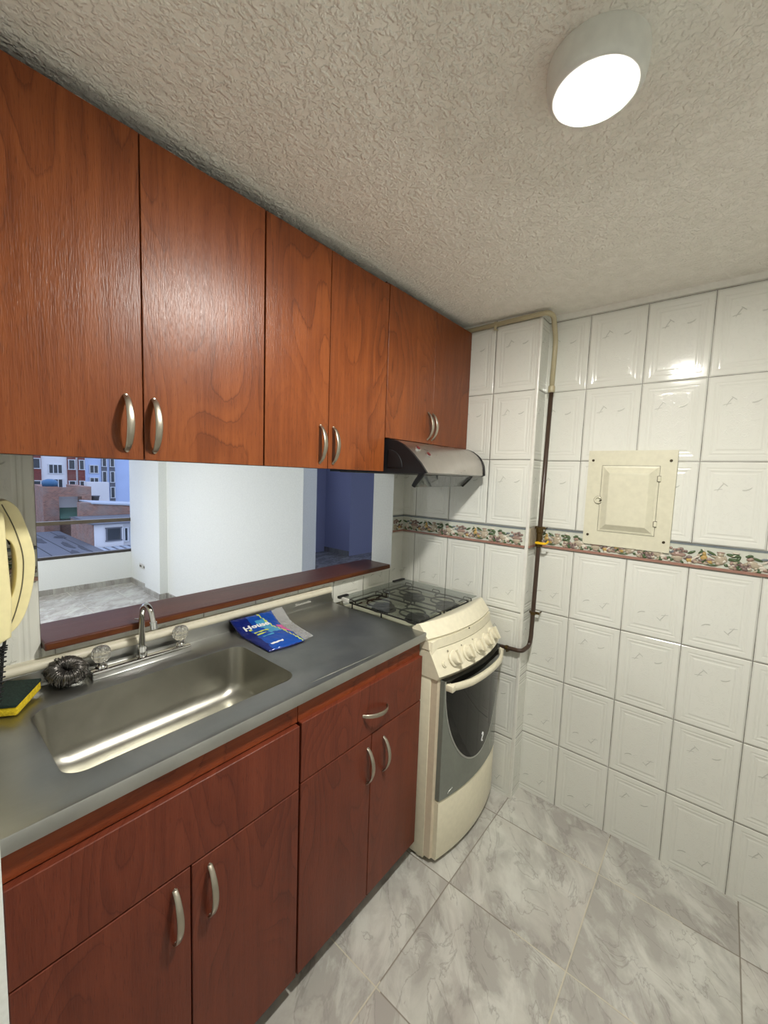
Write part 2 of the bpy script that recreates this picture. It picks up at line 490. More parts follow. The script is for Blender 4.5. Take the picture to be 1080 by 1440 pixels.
slab('wall_lounge_back', 'wall', XW, -.14, -2.5, -2.4, 0, 2.3)
slab('wall_lounge_side', 'wall', -.14, 0, -2.4, -1.0, 0, 2.3)
slab('wall_hall_end', 'hall', XW, -3.84, 5.30, 5.42, 0, 2.3)
slab('wall_hall_recess', 'hall', -3.94, -3.84, 5.42, 7.9, 0, 2.3)
slab('wall_hall_back', 'wall', XW - .15, 2.4, 7.9, 8.0, 0, 2.3)
b = box(BM(), .6, .7, YF + .12, 7.9, 0, 2.3)
struct('wall_hall_side', b, 'wall')
# skirtings
slab('baseboard_window', 'marble', XW, XW + .012, -2.4, 1.945, 0, .062)
slab('baseboard_corner', 'marble', XW + .012, -3.92, 1.933, 1.945, 0, .062)
slab('baseboard_column', 'marble', -3.93, -3.478, 1.882, 1.894, 0, .062)
slab('baseboard_column_side', 'marble', -3.49, -3.478, 1.894, 1.968, 0, .062)
slab('baseboard_lounge', 'marble', -3.478, -1.09, 1.968, 1.98, 0, .062)
slab('baseboard_hall', 'marble', XW, -3.84, 5.288, 5.30, 0, .09)
# trims
slab('trim_1', 'trim_white', XP, 2.3, YF - .014, YF, 2.192, CZ)
o = struct('trim_2', box(BM(), XP - .011, XP + .003, YP - .003, YP + .011, 0, CZ, .003), 'trim_white')
b = BM(); poly_extrude(b, [(0, .958), (.010, .958), (.015, .963), (.016, .971), (.012, .978), (.008, .980), (.008, .986), (0, .988)], 1, .08, 1.258)
struct('trim_3', b, 'wall_cream', smooth=40)
slab('trim_4', 'trim_white', 0, .009, 1.28, 1.697, .996, 1.012)

# fruit border: strip with moulded fruit in low relief, same run of motifs every 28 cm
cols = [L(196, 198, 186), L(150, 112, 98), L(112, 120, 124), L(152, 128, 116), L(180, 150, 92), L(170, 158, 138), L(74, 92, 62), L(122, 104, 98), L(204, 196, 182)]
bm_mats = [plain('border_%d' % i, c, .22) for i, c in enumerate(cols)]
def border(name, face, a0, a1, wall, phase):
    """face 'y': on a wall facing -y running in x; face 'x': on a wall facing +x running in y"""
    b = BM()
    def P(a, z, d): return (a, wall - d, z) if face == 'y' else (wall + d, a, z)
    def bx(a_0, a_1, z0, z1, d0, d1, mi):
        p, q = P(a_0, z0, d0), P(a_1, z1, d1)
        box(b, min(p[0], q[0]), max(p[0], q[0]), min(p[1], q[1]), max(p[1], q[1]), z0, z1, 0, mi)
    bx(a0, a1, 1.1965, 1.2845, 0, .004, 0); bx(a0, a1, 1.1965, 1.2065, 0, .0075, 1); bx(a0, a1, 1.278, 1.2845, 0, .006, 2)
    def blob(a, z, ra, rz, mi, tilt=0):
        if not (a0 + ra < a < a1 - ra): return
        r = bmesh.ops.create_icosphere(b, subdivisions=2, radius=1)
        ct, st = math.cos(tilt), math.sin(tilt)
        for v in r['verts']:
            ca, cz, d = v.co.x * ra, v.co.z * rz, v.co.y
            v.co = Vector(P(a + ca * ct - cz * st, z + ca * st + cz * ct, .004 + abs(d) * .006 if d > 0 else .003))
        for f in {f for v in r['verts'] for f in v.link_faces}: f.material_index = mi; f.smooth = True
    rr = random.Random(3)
    motifs = []
    A = motifs.append
    A((0, 1.238, .026, .010, 3, 0)); A((0, 1.224, .016, .014, 5, 0)); A((0, 1.213, .012, .004, 3, 0))
    for k in range(15): A((rr.uniform(-.024, .024), 1.250 + rr.uniform(-.006, .013), .0055, .0055, 7 if k % 3 else 3, 0))
    A((.036, 1.222, .011, .011, 4, 0)); A((.052, 1.232, .030, .0045, 8, .7)); A((.050, 1.220, .010, .008, 3, .4)); A((.040, 1.252, .014, .005, 6, .5))
    A((.078, 1.236, .011, .013, 4, 0)); A((.078, 1.252, .006, .009, 4, .2)); A((.096, 1.226, .011, .011, 4, 0)); A((.098, 1.257, .016, .005, 6, -.5)); A((.068, 1.258, .012, .004, 6, .8))
    A((.124, 1.234, .017, .018, 5, 0)); A((.124, 1.255, .010, .008, 5, 0)); A((.124, 1.262, .013, .003, 3, 0)); A((.139, 1.242, .004, .012, 5, .3))
    for k in range(7): A((.160 + rr.uniform(-.016, .018), 1.244 + rr.uniform(-.012, .014), .013, .0055, 6, rr.uniform(-1, 1)))
    for k in range(14): A((.176 + rr.uniform(-.022, .030), 1.222 + rr.uniform(-.009, .011), .006, .006, (7, 3, 5)[k % 3], 0))
    A((.214, 1.232, .020, .013, 5, -.4)); A((.205, 1.250, .012, .007, 3, .3)); A((.222, 1.252, .016, .005, 6, -.3)); A((.236, 1.224, .011, .008, 8, 0)); A((.246, 1.218, .009, .007, 3, 0)); A((.100, 1.214, .02, .004, 6, 0))
    for k in range(46): motifs.insert(0, (rr.uniform(0, .283), rr.uniform(1.211, 1.236), rr.uniform(.005, .012), rr.uniform(.004, .008), rr.choice((3, 5, 7, 7, 8, 6, 5)), rr.uniform(-.8, .8)))
    for k in range(16): motifs.insert(0, (rr.uniform(0, .283), rr.uniform(1.24, 1.266), rr.uniform(.006, .012), rr.uniform(.003, .005), rr.choice((6, 5, 8, 2)), rr.uniform(-.8, .8)))
    k0 = math.floor((a0 - phase) / .283) - 1
    for k in range(k0, k0 + 9):
        for (m, z, ra, rz, mi, tl) in motifs: blob(phase + k * .283 + m, z, ra, rz, mi, tl)
    return struct(name, b, bm_mats)
border('trim_5', 'y', .0, XP - .011, YP, .363)
border('trim_6', 'y', XP + .0, 2.3, YF, 1.232 - .283)
border('trim_7', 'x', 1.70, YP, 0, 1.72)
border('trim_8', 'x', .08, .229, 0, .02)
border('trim_9', 'y', 10, 10.01, 20, 0) if False else None
slab('trim_9', bm_mats[1], XP, XP + .0075, YP + .011, YF, 1.1965, 1.2065)
slab('trim_10', bm_mats[5], XP, XP + .006, YP + .011, YF, 1.2065, 1.2845)

# lounge window
W = bpy.data.objects.new('window_1', None); C.objects.link(W); W.location = (XW, .4, .40); W['kind'] = 'structure'
b = BM()
box(b, XW - .09, XW - .02, -1.2, 1.99, .40, .432); box(b, XW - .09, XW - .02, -1.2, 1.99, 2.07, 2.1); box(b, XW - .09, XW - .02, -1.2, -1.16, .40, 2.1)
obj('window_frame', b, plain('window_aluminium', L(64, 58, 52), .4), W)
obj('window_rail', box(BM(), XW - .08, XW - .01, -1.2, 1.99, .797, .84, .004), plain('bronze_rail', L(92, 82, 66), .4), W)
obj('glass', box(BM(), XW - .055, XW - .05, -1.16, 1.99, .43, 2.07), 'pane', W)
# sill board on the serving opening
b = BM(); box(b, -.148, .034, .232, 1.652, 1.0125, 1.034, .004)
M['sill_edge'] = wood('worn_sill_edge', L(64, 30, 14), L(94, 50, 22), L(126, 76, 36), axis='y', seed=4, rough=.4)
for f in b.faces:
    if f.calc_center_median().x > .0335: f.material_index = 1
tag(obj('opening_sill', b, ['sill', 'sill_edge'], loc=(0, 0, 0)), 'dark mahogany wooden ledge running along the serving opening behind the sink', 'ledge')

# ------------------------------------------------------------------ handles
def bow(parent, name, p0, p1, out=.028, w=.0078, label=None):
    """bowed strap pull from p0 to p1, standing out along +x"""
    p0, p1 = Vector(p0), Vector(p1); d = p1 - p0; n = 18; pts = []
    side = Vector((0, 1, 0)) if abs(d.z) > abs(d.y) else Vector((0, 0, 1))
    b = BM(); rings = []
    for i in range(n + 1):
        t = i / n; x = out * (math.sin(PI * t) ** .62)
        c = p0 + d * t + Vector((x, 0, 0))
        t2 = min(1, max(0, t)); dx = out * (math.sin(PI * min(1, t + .01)) ** .62 - math.sin(PI * max(0, t - .01)) ** .62)
        tg = (d * .02 + Vector((dx, 0, 0))).normalized(); nn = side.cross(tg).normalized()
        if nn.x < 0: nn = -nn
        ww = w * (.72 + .28 * math.sin(PI * t)); th = .0028
        q = []
        for k in range(12):
            a = 2 * PI * k / 12; ca, sa = math.cos(a), math.sin(a)
            q.append(b.verts.new(c + side * ww * (abs(ca) ** .6) * (1 if ca > 0 else -1) + nn * th * (abs(sa) ** .8) * (1 if sa > 0 else -1)))
        rings.append(q)
    for i in range(n):
        for k in range(12): b.faces.new((rings[i][k], rings[i][(k + 1) % 12], rings[i + 1][(k + 1) % 12], rings[i + 1][k]))
    b.faces.new(rings[0]); b.faces.new(rings[-1])
    for p in (p0, p1): lathe(b, [(.0045, -.0005), (.004, .003), (.002, .004)], p, 'x', 12)
    return obj(name, b, 'nickel', parent, smooth=50)

# ------------------------------------------------------------------ wall cabinets
XU = .367
def wall_cab(label, y0, y1, z0, z1, split, hz, outer=False):
    t = thing('wall_cabinet', label, 'cabinet', (XU - .18, (y0 + y1) / 2, z0), 'cherry wall cabinets under the ceiling')
    b = BM(); box(b, .002, XU - .019, y0 + .001, y1 - .001, z0 + .004, z1 + .012)
    obj('body', b, 'cab_dark', t)
    for a, c, hy in ((y0, split, split - .034), (split, y1, split + (.021 if z0 < 1.6 else .0))):
        d = obj('door', box(BM(), XU - .018, XU, a + .0012, c - .0012, z0, z1, .001, seg=1), 'wood', t)
        bow(d, 'handle', (XU, hy, hz[0]), (XU, hy, hz[1]))
    return t
wall_cab('tall cherry wall cabinet at the left end, above the sink', .079, .656, 1.512, 2.176, .355, (1.531, 1.645))
wall_cab('tall cherry wall cabinet in the middle, between sink cabinet and hood cabinet', .658, 1.172, 1.512, 2.176, .892, (1.530, 1.644))
wall_cab('short cherry wall cabinet above the range hood', 1.1745, 1.7935, 1.637, 2.182, 1.484, (1.654, 1.764))
for t in [o for o in C.objects if o.name.startswith('wall_cabinet')]: pass

# ------------------------------------------------------------------ base cabinets
XD = .527
def base_cab(label, y0, y1):
    t = thing('base_cabinet', label, 'cabinet', (.25, (y0 + y1) / 2, 0), 'cherry base cabinets under the steel counter')
    b = BM(); box(b, .02, XD - .020, y0, y1, .07, .088); box(b, .40, .42, y0, y1, 0, .07)
    for (a, c, inner) in ((y0, y0 + .016, y0 > .5), (y1 - .016, y1, y1 < 1)):
        box(b, .02, XD - .020, a, c, .088, .745 if inner else .884)
        if inner: box(b, .46, XD - .020, a, c, .745, .884)
    box(b, .02, .03, y0 + .016, y1 - .016, .088, .74)
    box(b, XD - .040, XD - .020, y0 + .016, y1 - .016, .62, .66)
    obj('body', b, 'cab_dark', t)
    obj('top_rail', box(BM(), XD - .036, XD - .014, y0, y1, .824, .884, .002), 'rail', t)
    return t
ta = base_cab('cherry base cabinet below the sink basin with plain fixed upper panel', .080, .670)
obj('upper_panel', box(BM(), XD - .018, XD, .082, .668, .6425, .822, .0015, seg=1), 'wood_base', ta)
d = obj('door', box(BM(), XD - .018, XD, .082, .3745, .070, .6395, .0015, seg=1), 'wood_base', ta); bow(d, 'handle', (XD, .341, .487), (XD, .341, .612))
d = obj('door', box(BM(), XD - .018, XD, .3775, .668, .070, .6395, .0015, seg=1), 'wood_base', ta); bow(d, 'handle', (XD, .417, .487), (XD, .417, .612))
tb = base_cab('cherry base cabinet with one drawer, beside the stove', .672, 1.246)
d = obj('drawer', box(BM(), XD - .018, XD, .674, 1.246, .6545, .826, .0015, seg=1), 'wood_base', tb); bow(d, 'handle', (XD, .920, .735), (XD, 1.040, .722))
d = obj('door', box(BM(), XD - .018, XD, .674, .9645, .070, .6515, .0015, seg=1), 'wood_base', tb); bow(d, 'handle', (XD, .948, .491), (XD, .948, .612))
d = obj('door', box(BM(), XD - .018, XD, .9675, 1.246, .070, .6515, .0015, seg=1), 'wood_base', tb); bow(d, 'handle', (XD, 1.030, .491), (XD, 1.030, .612))

# ------------------------------------------------------------------ steel counter with pressed basin
ZC = .916
CT = thing('sink_counter', 'brushed stainless steel counter top with one long pressed basin', 'counter top', (.27, .67, .886))
bx0, bx1, by0, by1 = .137, .448, .180, .722
def rrect(x0, x1, y0, y1, r, ang):
    """point of a rounded rectangle hit by a ray from its centre"""
    cx, cy = (x0 + x1) / 2, (y0 + y1) / 2; hx, hy = (x1 - x0) / 2, (y1 - y0) / 2
    dx, dy = math.cos(ang), math.sin(ang)
    t = min(hx / abs(dx) if abs(dx) > 1e-9 else 1e9, hy / abs(dy) if abs(dy) > 1e-9 else 1e9)
    px, py = dx * t, dy * t
    kx, ky = hx - r, hy - r
    if abs(px) > kx and abs(py) > ky:
        ox, oy = math.copysign(kx, px), math.copysign(ky, py)
        bq = -(dx * ox + dy * oy); cq = ox * ox + oy * oy - r * r
        t = -bq + math.sqrt(max(0, bq * bq - cq)); px, py = dx * t, dy * t
    return cx + px, cy + py
angs = [2 * PI * i / 160 for i in range(160)]
bcx, bcy = (bx0 + bx1) / 2, (by0 + by1) / 2
cy0, cy1, cx0, cx1 = .080, 1.2565, .0, .5332
for (qx, qy) in ((cx0, cy0), (cx1, cy0), (cx0, cy1), (cx1, cy1)): angs.append(math.atan2(qy - bcy, qx - bcx) % (2 * PI))
for s in (-1, 1):
    for q in (-1, 1):
        a0 = math.atan2(q * (by1 - by0) / 2, s * (bx1 - bx0) / 2)
        for k in range(-9, 10): angs.append((a0 + k * .022) % (2 * PI))
angs = sorted(set(round(a, 5) for a in angs))
def outer(a):
    dx, dy = math.cos(a), math.sin(a); ts = []
    if dx > 1e-9: ts.append((cx1 - bcx) / dx)
    if dx < -1e-9: ts.append((cx0 - bcx) / dx)
    if dy > 1e-9: ts.append((cy1 - bcy) / dy)
    if dy < -1e-9: ts.append((cy0 - bcy) / dy)
    t = min(ts); return bcx + dx * t, bcy + dy * t
b = BM()
loops = [[b.verts.new((*outer(a), .886)) for a in angs], [b.verts.new((*outer(a), ZC - .004)) for a in angs]]
def inset_outer(a, k):
    x, y = outer(a)
    return min(cx1 - k, x), y
loops.append([b.verts.new((*inset_outer(a, .0015), ZC - .0008)) for a in angs])
loops.append([b.verts.new((*inset_outer(a, .006), ZC)) for a in angs])
loops.append([b.verts.new((*inset_outer(a, .016), ZC - .0008)) for a in angs])
g = .006
loops.append([b.verts.new((*rrect(bx0 - g, bx1 + g, by0 - g, by1 + g, .044, a), ZC - .0008)) for a in angs])
rimloop = [b.verts.new((*rrect(bx0, bx1, by0, by1, .040, a), ZC - .003)) for a in angs]; loops.append(rimloop)
ns = 0
for A, B in zip(loops, loops[1:]):
    for k in range(len(angs)):
        f = b.faces.new((A[k], A[(k + 1) % len(angs)], B[(k + 1) % len(angs)], B[k])); f.smooth = True
# pressed draining-board ridge
tube(b, smooth_path([(.505, .70, ZC - .0045), (.508, .80, ZC - .0035), (.513, .93, ZC - .0035), (.516, 1.02, ZC - .0045)]), .0042, 8)
obj('top', b, 'steel', CT, smooth=50)
b = BM(); L_ = [[b.verts.new((*rrect(bx0, bx1, by0, by1, .040, a), ZC - .003)) for a in angs]]
DP = .155
for k in range(1, 5):
    t = k / 4; i_ = .012 * t
    L_.append([b.verts.new((*rrect(bx0 + i_, bx1 - i_, by0 + i_, by1 - i_, .042, a), ZC - .003 - (DP - .045) * t)) for a in angs])
for k in range(1, 8):
    th = k / 7 * PI / 2; i_ = .012 + .045 * (1 - math.cos(th)); z = ZC - .003 - (DP - .045) - .045 * math.sin(th)
    L_.append([b.verts.new((*rrect(bx0 + i_, bx1 - i_, by0 + i_, by1 - i_, .045, a), z)) for a in angs])
for k, (fr, dz) in enumerate(((.5, .002), (.25, .003))):
    L_.append([b.verts.new(((rrect(bx0 + .057, bx1 - .057, by0 + .057, by1 - .057, .045, a)[0] - bcx) * fr + bcx, (rrect(bx0 + .057, bx1 - .057, by0 + .057, by1 - .057, .045, a)[1] - bcy) * fr + bcy, ZC - .003 - DP - dz)) for a in angs])
for A, B in zip(L_, L_[1:]):
    for k in range(len(angs)):
        f = b.faces.new((A[k], A[(k + 1) % len(angs)], B[(k + 1) % len(angs)], B[k])); f.smooth = True
b.faces.new(L_[-1])
obj('basin', b, 'steel_basin', CT, smooth=60)
b = BM(); lathe(b, [(.0, .0), (.030, .0), (.034, .002), (.030, .004), (.014, .003), (.0, .003)], (.29, .30, ZC - .003 - DP - .003), 'z', 28)
obj('drain', b, 'chrome', CT, smooth=40)
# upstand
b = BM(); poly_extrude(b, [(.0005, ZC - .002), (.012, ZC - .002), (.010, ZC + .006), (.009, .955), (.0005, .957)], 1, .08, 1.262)
poly_extrude(b, [(.08, ZC), (.08, .955), (.09, .957), (1.236, .968), (1.243, .966), (1.273, ZC)], 0, .0005, .010, .0015)
us = obj('upstand', b, 'steel', CT, smooth=40)
def text_obj(name, s, size, fn, mat, parent, ext=.0004, font_bold=False):
    cu = bpy.data.curves.new('txt', 'FONT'); cu.body = s; cu.size = size; cu.align_x = 'CENTER'; cu.align_y = 'CENTER'; cu.extrude = ext
    if font_bold: cu.offset = size * .025
    to = bpy.data.objects.new('txt', cu); C.objects.link(to)
    dg = bpy.context.evaluated_depsgraph_get(); me = bpy.data.meshes.new_from_object(to.evaluated_get(dg)); bpy.data.objects.remove(to)
    b = BM(); b.from_mesh(me); bpy.data.meshes.remove(me)
    for v in b.verts: v.co = Vector(fn(v.co.x, v.co.y, v.co.z))
    return obj(name, b, mat, parent)
text_obj('stamped_lettering', 'Socoda', .020, lambda x, y, z: (.0108 + z, 1.095 + x * 1.45, .944 + y * .75), 'trim_white', us)

# ------------------------------------------------------------------ tap
TP = thing('sink_tap', 'chrome mixer tap with swan-neck spout and two clear knobs behind the basin', 'tap', (.065, .455, ZC))
b = BM(); box(b, .028, .078, .322, .590, ZC - .001, ZC + .022, .004)
obj('base', b, 'chrome', TP, smooth=40)
b = BM(); lathe(b, [(.0135, 0), (.0135, .024), (.0115, .027), (.0115, .030)], (.048, .456, ZC + .020), 'z', 24)
r0 = [(.048, .456, ZC + .045), (.047, .456, 1.02), (.049, .456, 1.058), (.058, .457, 1.083), (.075, .460, 1.094), (.092, .463, 1.084), (.102, .465, 1.062), (.106, .466, 1.045)]
sp = smooth_path(r0, 6); nn = len(sp)
tube(b, sp, [.0085 - .0012 * i / nn for i in range(nn)], 16)
tube(b, [(.1055, .466, 1.050), (.1075, .4663, 1.030)], .0098, 16)
tube(b, [(.028, .444, 1.045), (.042, .454, 1.045)], .002, 8)
obj('spout', b, 'chrome', TP, smooth=40)
for y in (.350, .566):
    b = BM(); lathe(b, [(.016, 0), (.014, .006), (.009, .010), (.008, .018)], (.052, y, ZC + .021), 'z', 20)
    k = obj('knob_stem', b, 'chrome', TP, smooth=40)
    b = BM(); n = 16; R = []
    for (r, h) in ((.012, .0), (.020, .008), (.0235, .020), (.0225, .034), (.017, .043), (.010, .045)):
        R.append([b.verts.new((.052 + math.cos(2 * PI * (i + h * 12) / n) * r * (1 if i % 2 else .88), y + math.sin(2 * PI * (i + h * 12) / n) * r * (1 if i % 2 else .88), ZC + .036 + h)) for i in range(n)])
    for A, B in zip(R, R[1:]):
        for i in range(n): b.faces.new((A[i], A[(i + 1) % n], B[(i + 1) % n], B[i]))
    b.faces.new(R[0]); b.faces.new(R[-1])
    obj('crystal_knob', b, 'acrylic', TP)

# ------------------------------------------------------------------ things on the counter
SP = thing('dish_sponge', 'yellow sponge with dark green scouring side lying at the left end of the counter', 'sponge', (.075, .165, ZC))
def sp_xf(bm_, c=(.078, .160), rot=-.62, tilt=.10):
    m = Matrix.Translation((c[0], c[1], ZC + .003)) @ Matrix.Rotation(rot, 4, 'Z') @ Matrix.Rotation(tilt, 4, 'Y')
    bmesh.ops.transform(bm_, matrix=m, verts=bm_.verts)
b = box(BM(), -.052, .052, -.036, .036, .004, .026, .004); sp_xf(b); obj('sponge_body', b, 'sponge', SP, smooth=50)
b = box(BM(), -.053, .053, -.037, .037, .0255, .033, .002); sp_xf(b); obj('scouring_layer', b, 'scour', SP, smooth=50)
b = BM(); rr = random.Random(5)
cen = Vector((.052, .272, ZC + .026))
axis = Matrix.Rotation(.55, 3, Vector((.35, .9, 0)).normalized())
for s in range(34):
    pts = []; p1 = rr.uniform(0, 6.28); p2 = rr.uniform(0, 6.28); w1 = rr.choice((2, 3, 4)); w2 = rr.choice((5, 7, 11))
    for i in range(96):
        a = 2 * PI * i / 96
        Rm = .024 + .004 * math.sin(2 * a + .6); rm = .0130 + .0045 * math.sin(w1 * a + p1) + .003 * math.sin(w2 * a + p2)
        q = a * (11 + s % 6) + p2
        pts.append(cen + axis @ Vector(((Rm + rm * math.cos(q)) * math.cos(a) * .98 + rr.uniform(-.0015, .0015), (Rm + rm * math.cos(q)) * math.sin(a) * 1.12 + rr.uniform(-.0015, .0015), rm * math.sin(q) * 1.3)))
    tube(b, pts, .0009, 4, closed=True)
lowest = min(v.co.z for v in b.verts)
bmesh.ops.translate(b, verts=b.verts, vec=(0, 0, ZC - lowest))
tag(obj('steel_wool_pad', b, 'wool', loc=(.052, .272, ZC)), 'round grey steel wool scrubber sitting beside the left clear tap knob', 'scrubber')

BG = thing('plastic_bag', 'blue plastic packet with a clear end lying on the counter right of the basin', 'packet', (.15, .83, ZC))
rb = random.Random(9)
def bagpt(s, t, lift=0):
    """s 0..1 from the upstand to the front, t 0..1.25 along the counter"""
    x = .014 + .248 * s + .012 * math.sin(t * 2); y = .752 + .136 * t + (1 - s) * .006 + (.03 * (1 - s) * t)
    lean = .036 * (1 - min(1, s / .38)) ** 1.5
    body = .016 * (math.sin(PI * min(1, max(0, s))) ** .5) * (math.sin(PI * min(1, max(0, t / 1.02))) ** .5 if t < 1.02 else 0)
    wr = .0022 * math.sin(19 * s + 7 * t) * math.sin(15 * t + 3 * s) + .0012 * math.sin(41 * s - 23 * t)
    z = ZC + .0035 + lean + body + abs(wr) + lift
    return Vector((x, y, z))
def bagpiece(name, t0, t1, colf, mats, ns=40, nt=34, back=True):
    b = BM(); G = [[b.verts.new(bagpt(i / ns, t0 + (t1 - t0) * j / nt)) for j in range(nt + 1)] for i in range(ns + 1)]
    for i in range(ns):
        for j in range(nt):
            f = b.faces.new((G[i][j], G[i][j + 1], G[i + 1][j + 1], G[i + 1][j])); f.smooth = True
            f.material_index = colf((i + .5) / ns, t0 + (t1 - t0) * (j + .5) / nt)
    if back:
        H = [[b.verts.new((v.co.x, v.co.y, ZC + .0015 + max(0, .034 * (1 - min(1, (i / ns) / .38)) ** 1.5))) for v in r] for i, r in enumerate(G)]
        for i in range(ns):
            for j in range(nt): b.faces.new((H[i][j], H[i + 1][j], H[i + 1][j + 1], H[i][j + 1])).material_index = 1
        rim = [G[0], [r[-1] for r in G], G[-1][::-1], [r[0] for r in G][::-1]]; rimh = [H[0], [r[-1] for r in H], H[-1][::-1], [r[0] for r in H][::-1]]
        for A, B in zip(rim, rimh):
            for k in range(len(A) - 1): b.faces.new((A[k], A[k + 1], B[k + 1], B[k])).material_index = 1
    return obj(name, b, mats, BG)
def bagcol(s, t):
    edge = .62 + .36 * s
    e2 = .62 + .30 * min(1, s * 1.4)
    if t > edge - .035 and t < edge: return 3
    if s > .35 and s < .62 and t > .83: return 4
    if t < .22 - .1 * s + (.12 if s < .25 else 0): return 1
    if abs(s - (.30 + .02 * math.sin(t * 8))) < .018 and t < .24: return 3
    if s > .15 and s < .58 and t > .42 + .1 * s and t < edge: return 2
    return 0
bagpiece('printed_packet', 0, 1.0, lambda s, t: bagcol(s, t), ['bag_blue', 'bag_navy', 'bag_cyan', 'bag_lime', 'bag_pink'])
b_ = bagpiece('clear_end', 1.0, 1.34, lambda s, t: 0, ['film'], nt=14, back=False)
text_obj('packet_lettering', 'House', .034, lambda x, y, z: tuple(bagpt(.27 - y / .25, .40 + x / .15, .0012 + z)), 'white', BG, font_bold=True)
def strip(name, s0, t0, t1, w, mat):
    b = BM(); n = 14
    A = [b.verts.new(bagpt(s0, t0 + (t1 - t0) * k / n, .0014)) for k in range(n + 1)]; B = [b.verts.new(bagpt(s0 + w, t0 + (t1 - t0) * k / n, .0014)) for k in range(n + 1)]
    for k in range(n): b.faces.new((A[k], A[k + 1], B[k + 1], B[k]))
    return obj(name, b, mat, BG)
strip('lime_stripe', .44, .18, .52, .045, 'bag_lime'); strip('lime_stripe', .52, .18, .40, .03, 'bag_lime')
strip('white_stripe', .62, .22, .50, .03, 'bag_cyan'); strip('white_stripe', .86, .18, .50, .035, 'white')

# ------------------------------------------------------------------ telephone
PH = thing('wall_telephone', 'cream wall telephone hanging at the left edge over the counter', 'telephone', (.15, .078, 1.12))
b = BM(); poly_extrude(b, [(.0785, 1.122), (.128, 1.118), (.147, 1.128), (.1505, 1.20), (.1465, 1.32), (.1445, 1.392), (.135, 1.402), (.0785, 1.405)], 0, .085, .215, .006)
obj('phone_base', b, 'phone', PH, smooth=40)
oc = [(.140, 1.414), (.150, 1.4165), (.159, 1.414), (.173, 1.396), (.183, 1.365), (.193, 1.322), (.197, 1.288), (.195, 1.249), (.187, 1.201), (.176, 1.163), (.163, 1.138), (.150, 1.126), (.142, 1.128)]
sm = [(.1585, 1.374), (.168, 1.341), (.175, 1.305), (.1765, 1.273), (.172, 1.225), (.1605, 1.174), (.149, 1.140)]
ocp = [p for p in smooth_path([(0, *q) for q in oc], 4)]
hole = smooth_path([(0, .1505, 1.333), (0, .158, 1.325), (0, .1635, 1.305), (0, .1650, 1.270), (0, .1625, 1.238), (0, .1575, 1.214), (0, .1515, 1.200)], 4)
out = [(p.y, p.z) for p in ocp] + [(p.y, p.z) for p in hole[::-1]]
outline = out[:len(ocp)] + [(.146, 1.19)] + [(p.y, p.z) for p in hole[::-1]] + [(.146, 1.345)]
b = BM(); poly_extrude(b, outline, 0, .120, .176, .0055)
hs = obj('handset', b, 'phone', PH, smooth=45)
b = BM(); tube(b, smooth_path([(.1762, .146, 1.408)] + [(.1768, y, z) for y, z in sm], 5), .0011, 6)
obj('handset_seam', b, 'grey', hs)
b = BM(); tube(b, smooth_path([(.15, .150, 1.336), (.15, .157, 1.330), (.15, .1605, 1.318)], 4), .0035, 8)
obj('hook', b, 'blackrub', PH)
b = BM(); pts = []
path = smooth_path([(.150, .147, 1.128), (.15, .143, 1.10), (.15, .139, 1.075), (.152, .134, 1.02), (.158, .125, .97), (.165, .105, .955), (.16, .092, 1.00), (.15, .088, 1.10), (.15, .088, 1.122)], 24)
for i, p in enumerate(path):
    r = .0001 if i < 34 else .0062
    a = i * 1.35
    pts.append(p + Vector((math.cos(a) * r, math.sin(a) * r, 0)))
tube(b, pts, .0018, 6); tube(b, path, .003, 6)
obj('coiled_cord', b, 'blackrub', PH)

# ------------------------------------------------------------------ range hood
HD = thing('range_hood', 'steel and black range hood fixed under the short wall cabinet', 'range hood', (.25, 1.46, 1.51))
hy0, hy1 = 1.186, 1.735
prof = [(.356, 1.636), (.409, 1.627), (.440, 1.612), (.463, 1.595), (.484, 1.578), (.502, 1.560), (.518, 1.545), (.532, 1.528), (.545, 1.512)]
def hs_scale(y): return 1 - .26 * (y - hy0) / (hy1 - hy0)
def hood_section(bm_, y0, y1, grow=0., n=10, mi=0, dark_bottom=False):
    R = []
    for i in range(n + 1):
        y = y0 + (y1 - y0) * i / n; k = hs_scale(y)
        # rounder profile towards the right end
        q = (y - hy0) / (hy1 - hy0)
        P_ = []
        for j, (x, z) in enumerate(prof):
            u = j / (len(prof) - 1)
            P_.append((.356 + (x - .356) * k + q * .022 * math.sin(PI * u) + grow * (.2 + .8 * u), z + grow * (1 - u) * .0 + q * .012 * math.sin(PI * u)))
        P_ += [(P_[-1][0] - .012, 1.507), (.06, 1.507), (.06, 1.636)]
        R.append([bm_.verts.new((x, y, z)) for x, z in P_])
    m = len(R[0])
    for i in range(n):
        for k in range(m):
            f = bm_.faces.new((R[i][k], R[i + 1][k], R[i + 1][(k + 1) % m], R[i][(k + 1) % m])); f.smooth = True
            f.material_index = mi
    bm_.faces.new(R[0]).material_index = mi; bm_.faces.new(R[-1][::-1]).material_index = mi
b = BM(); hood_section(b, hy0 + .010, hy1 - .006); obj('canopy', b, 'hood_steel', HD, smooth=35)
b = BM(); hood_section(b, hy0, hy0 + .011, .004, 2)
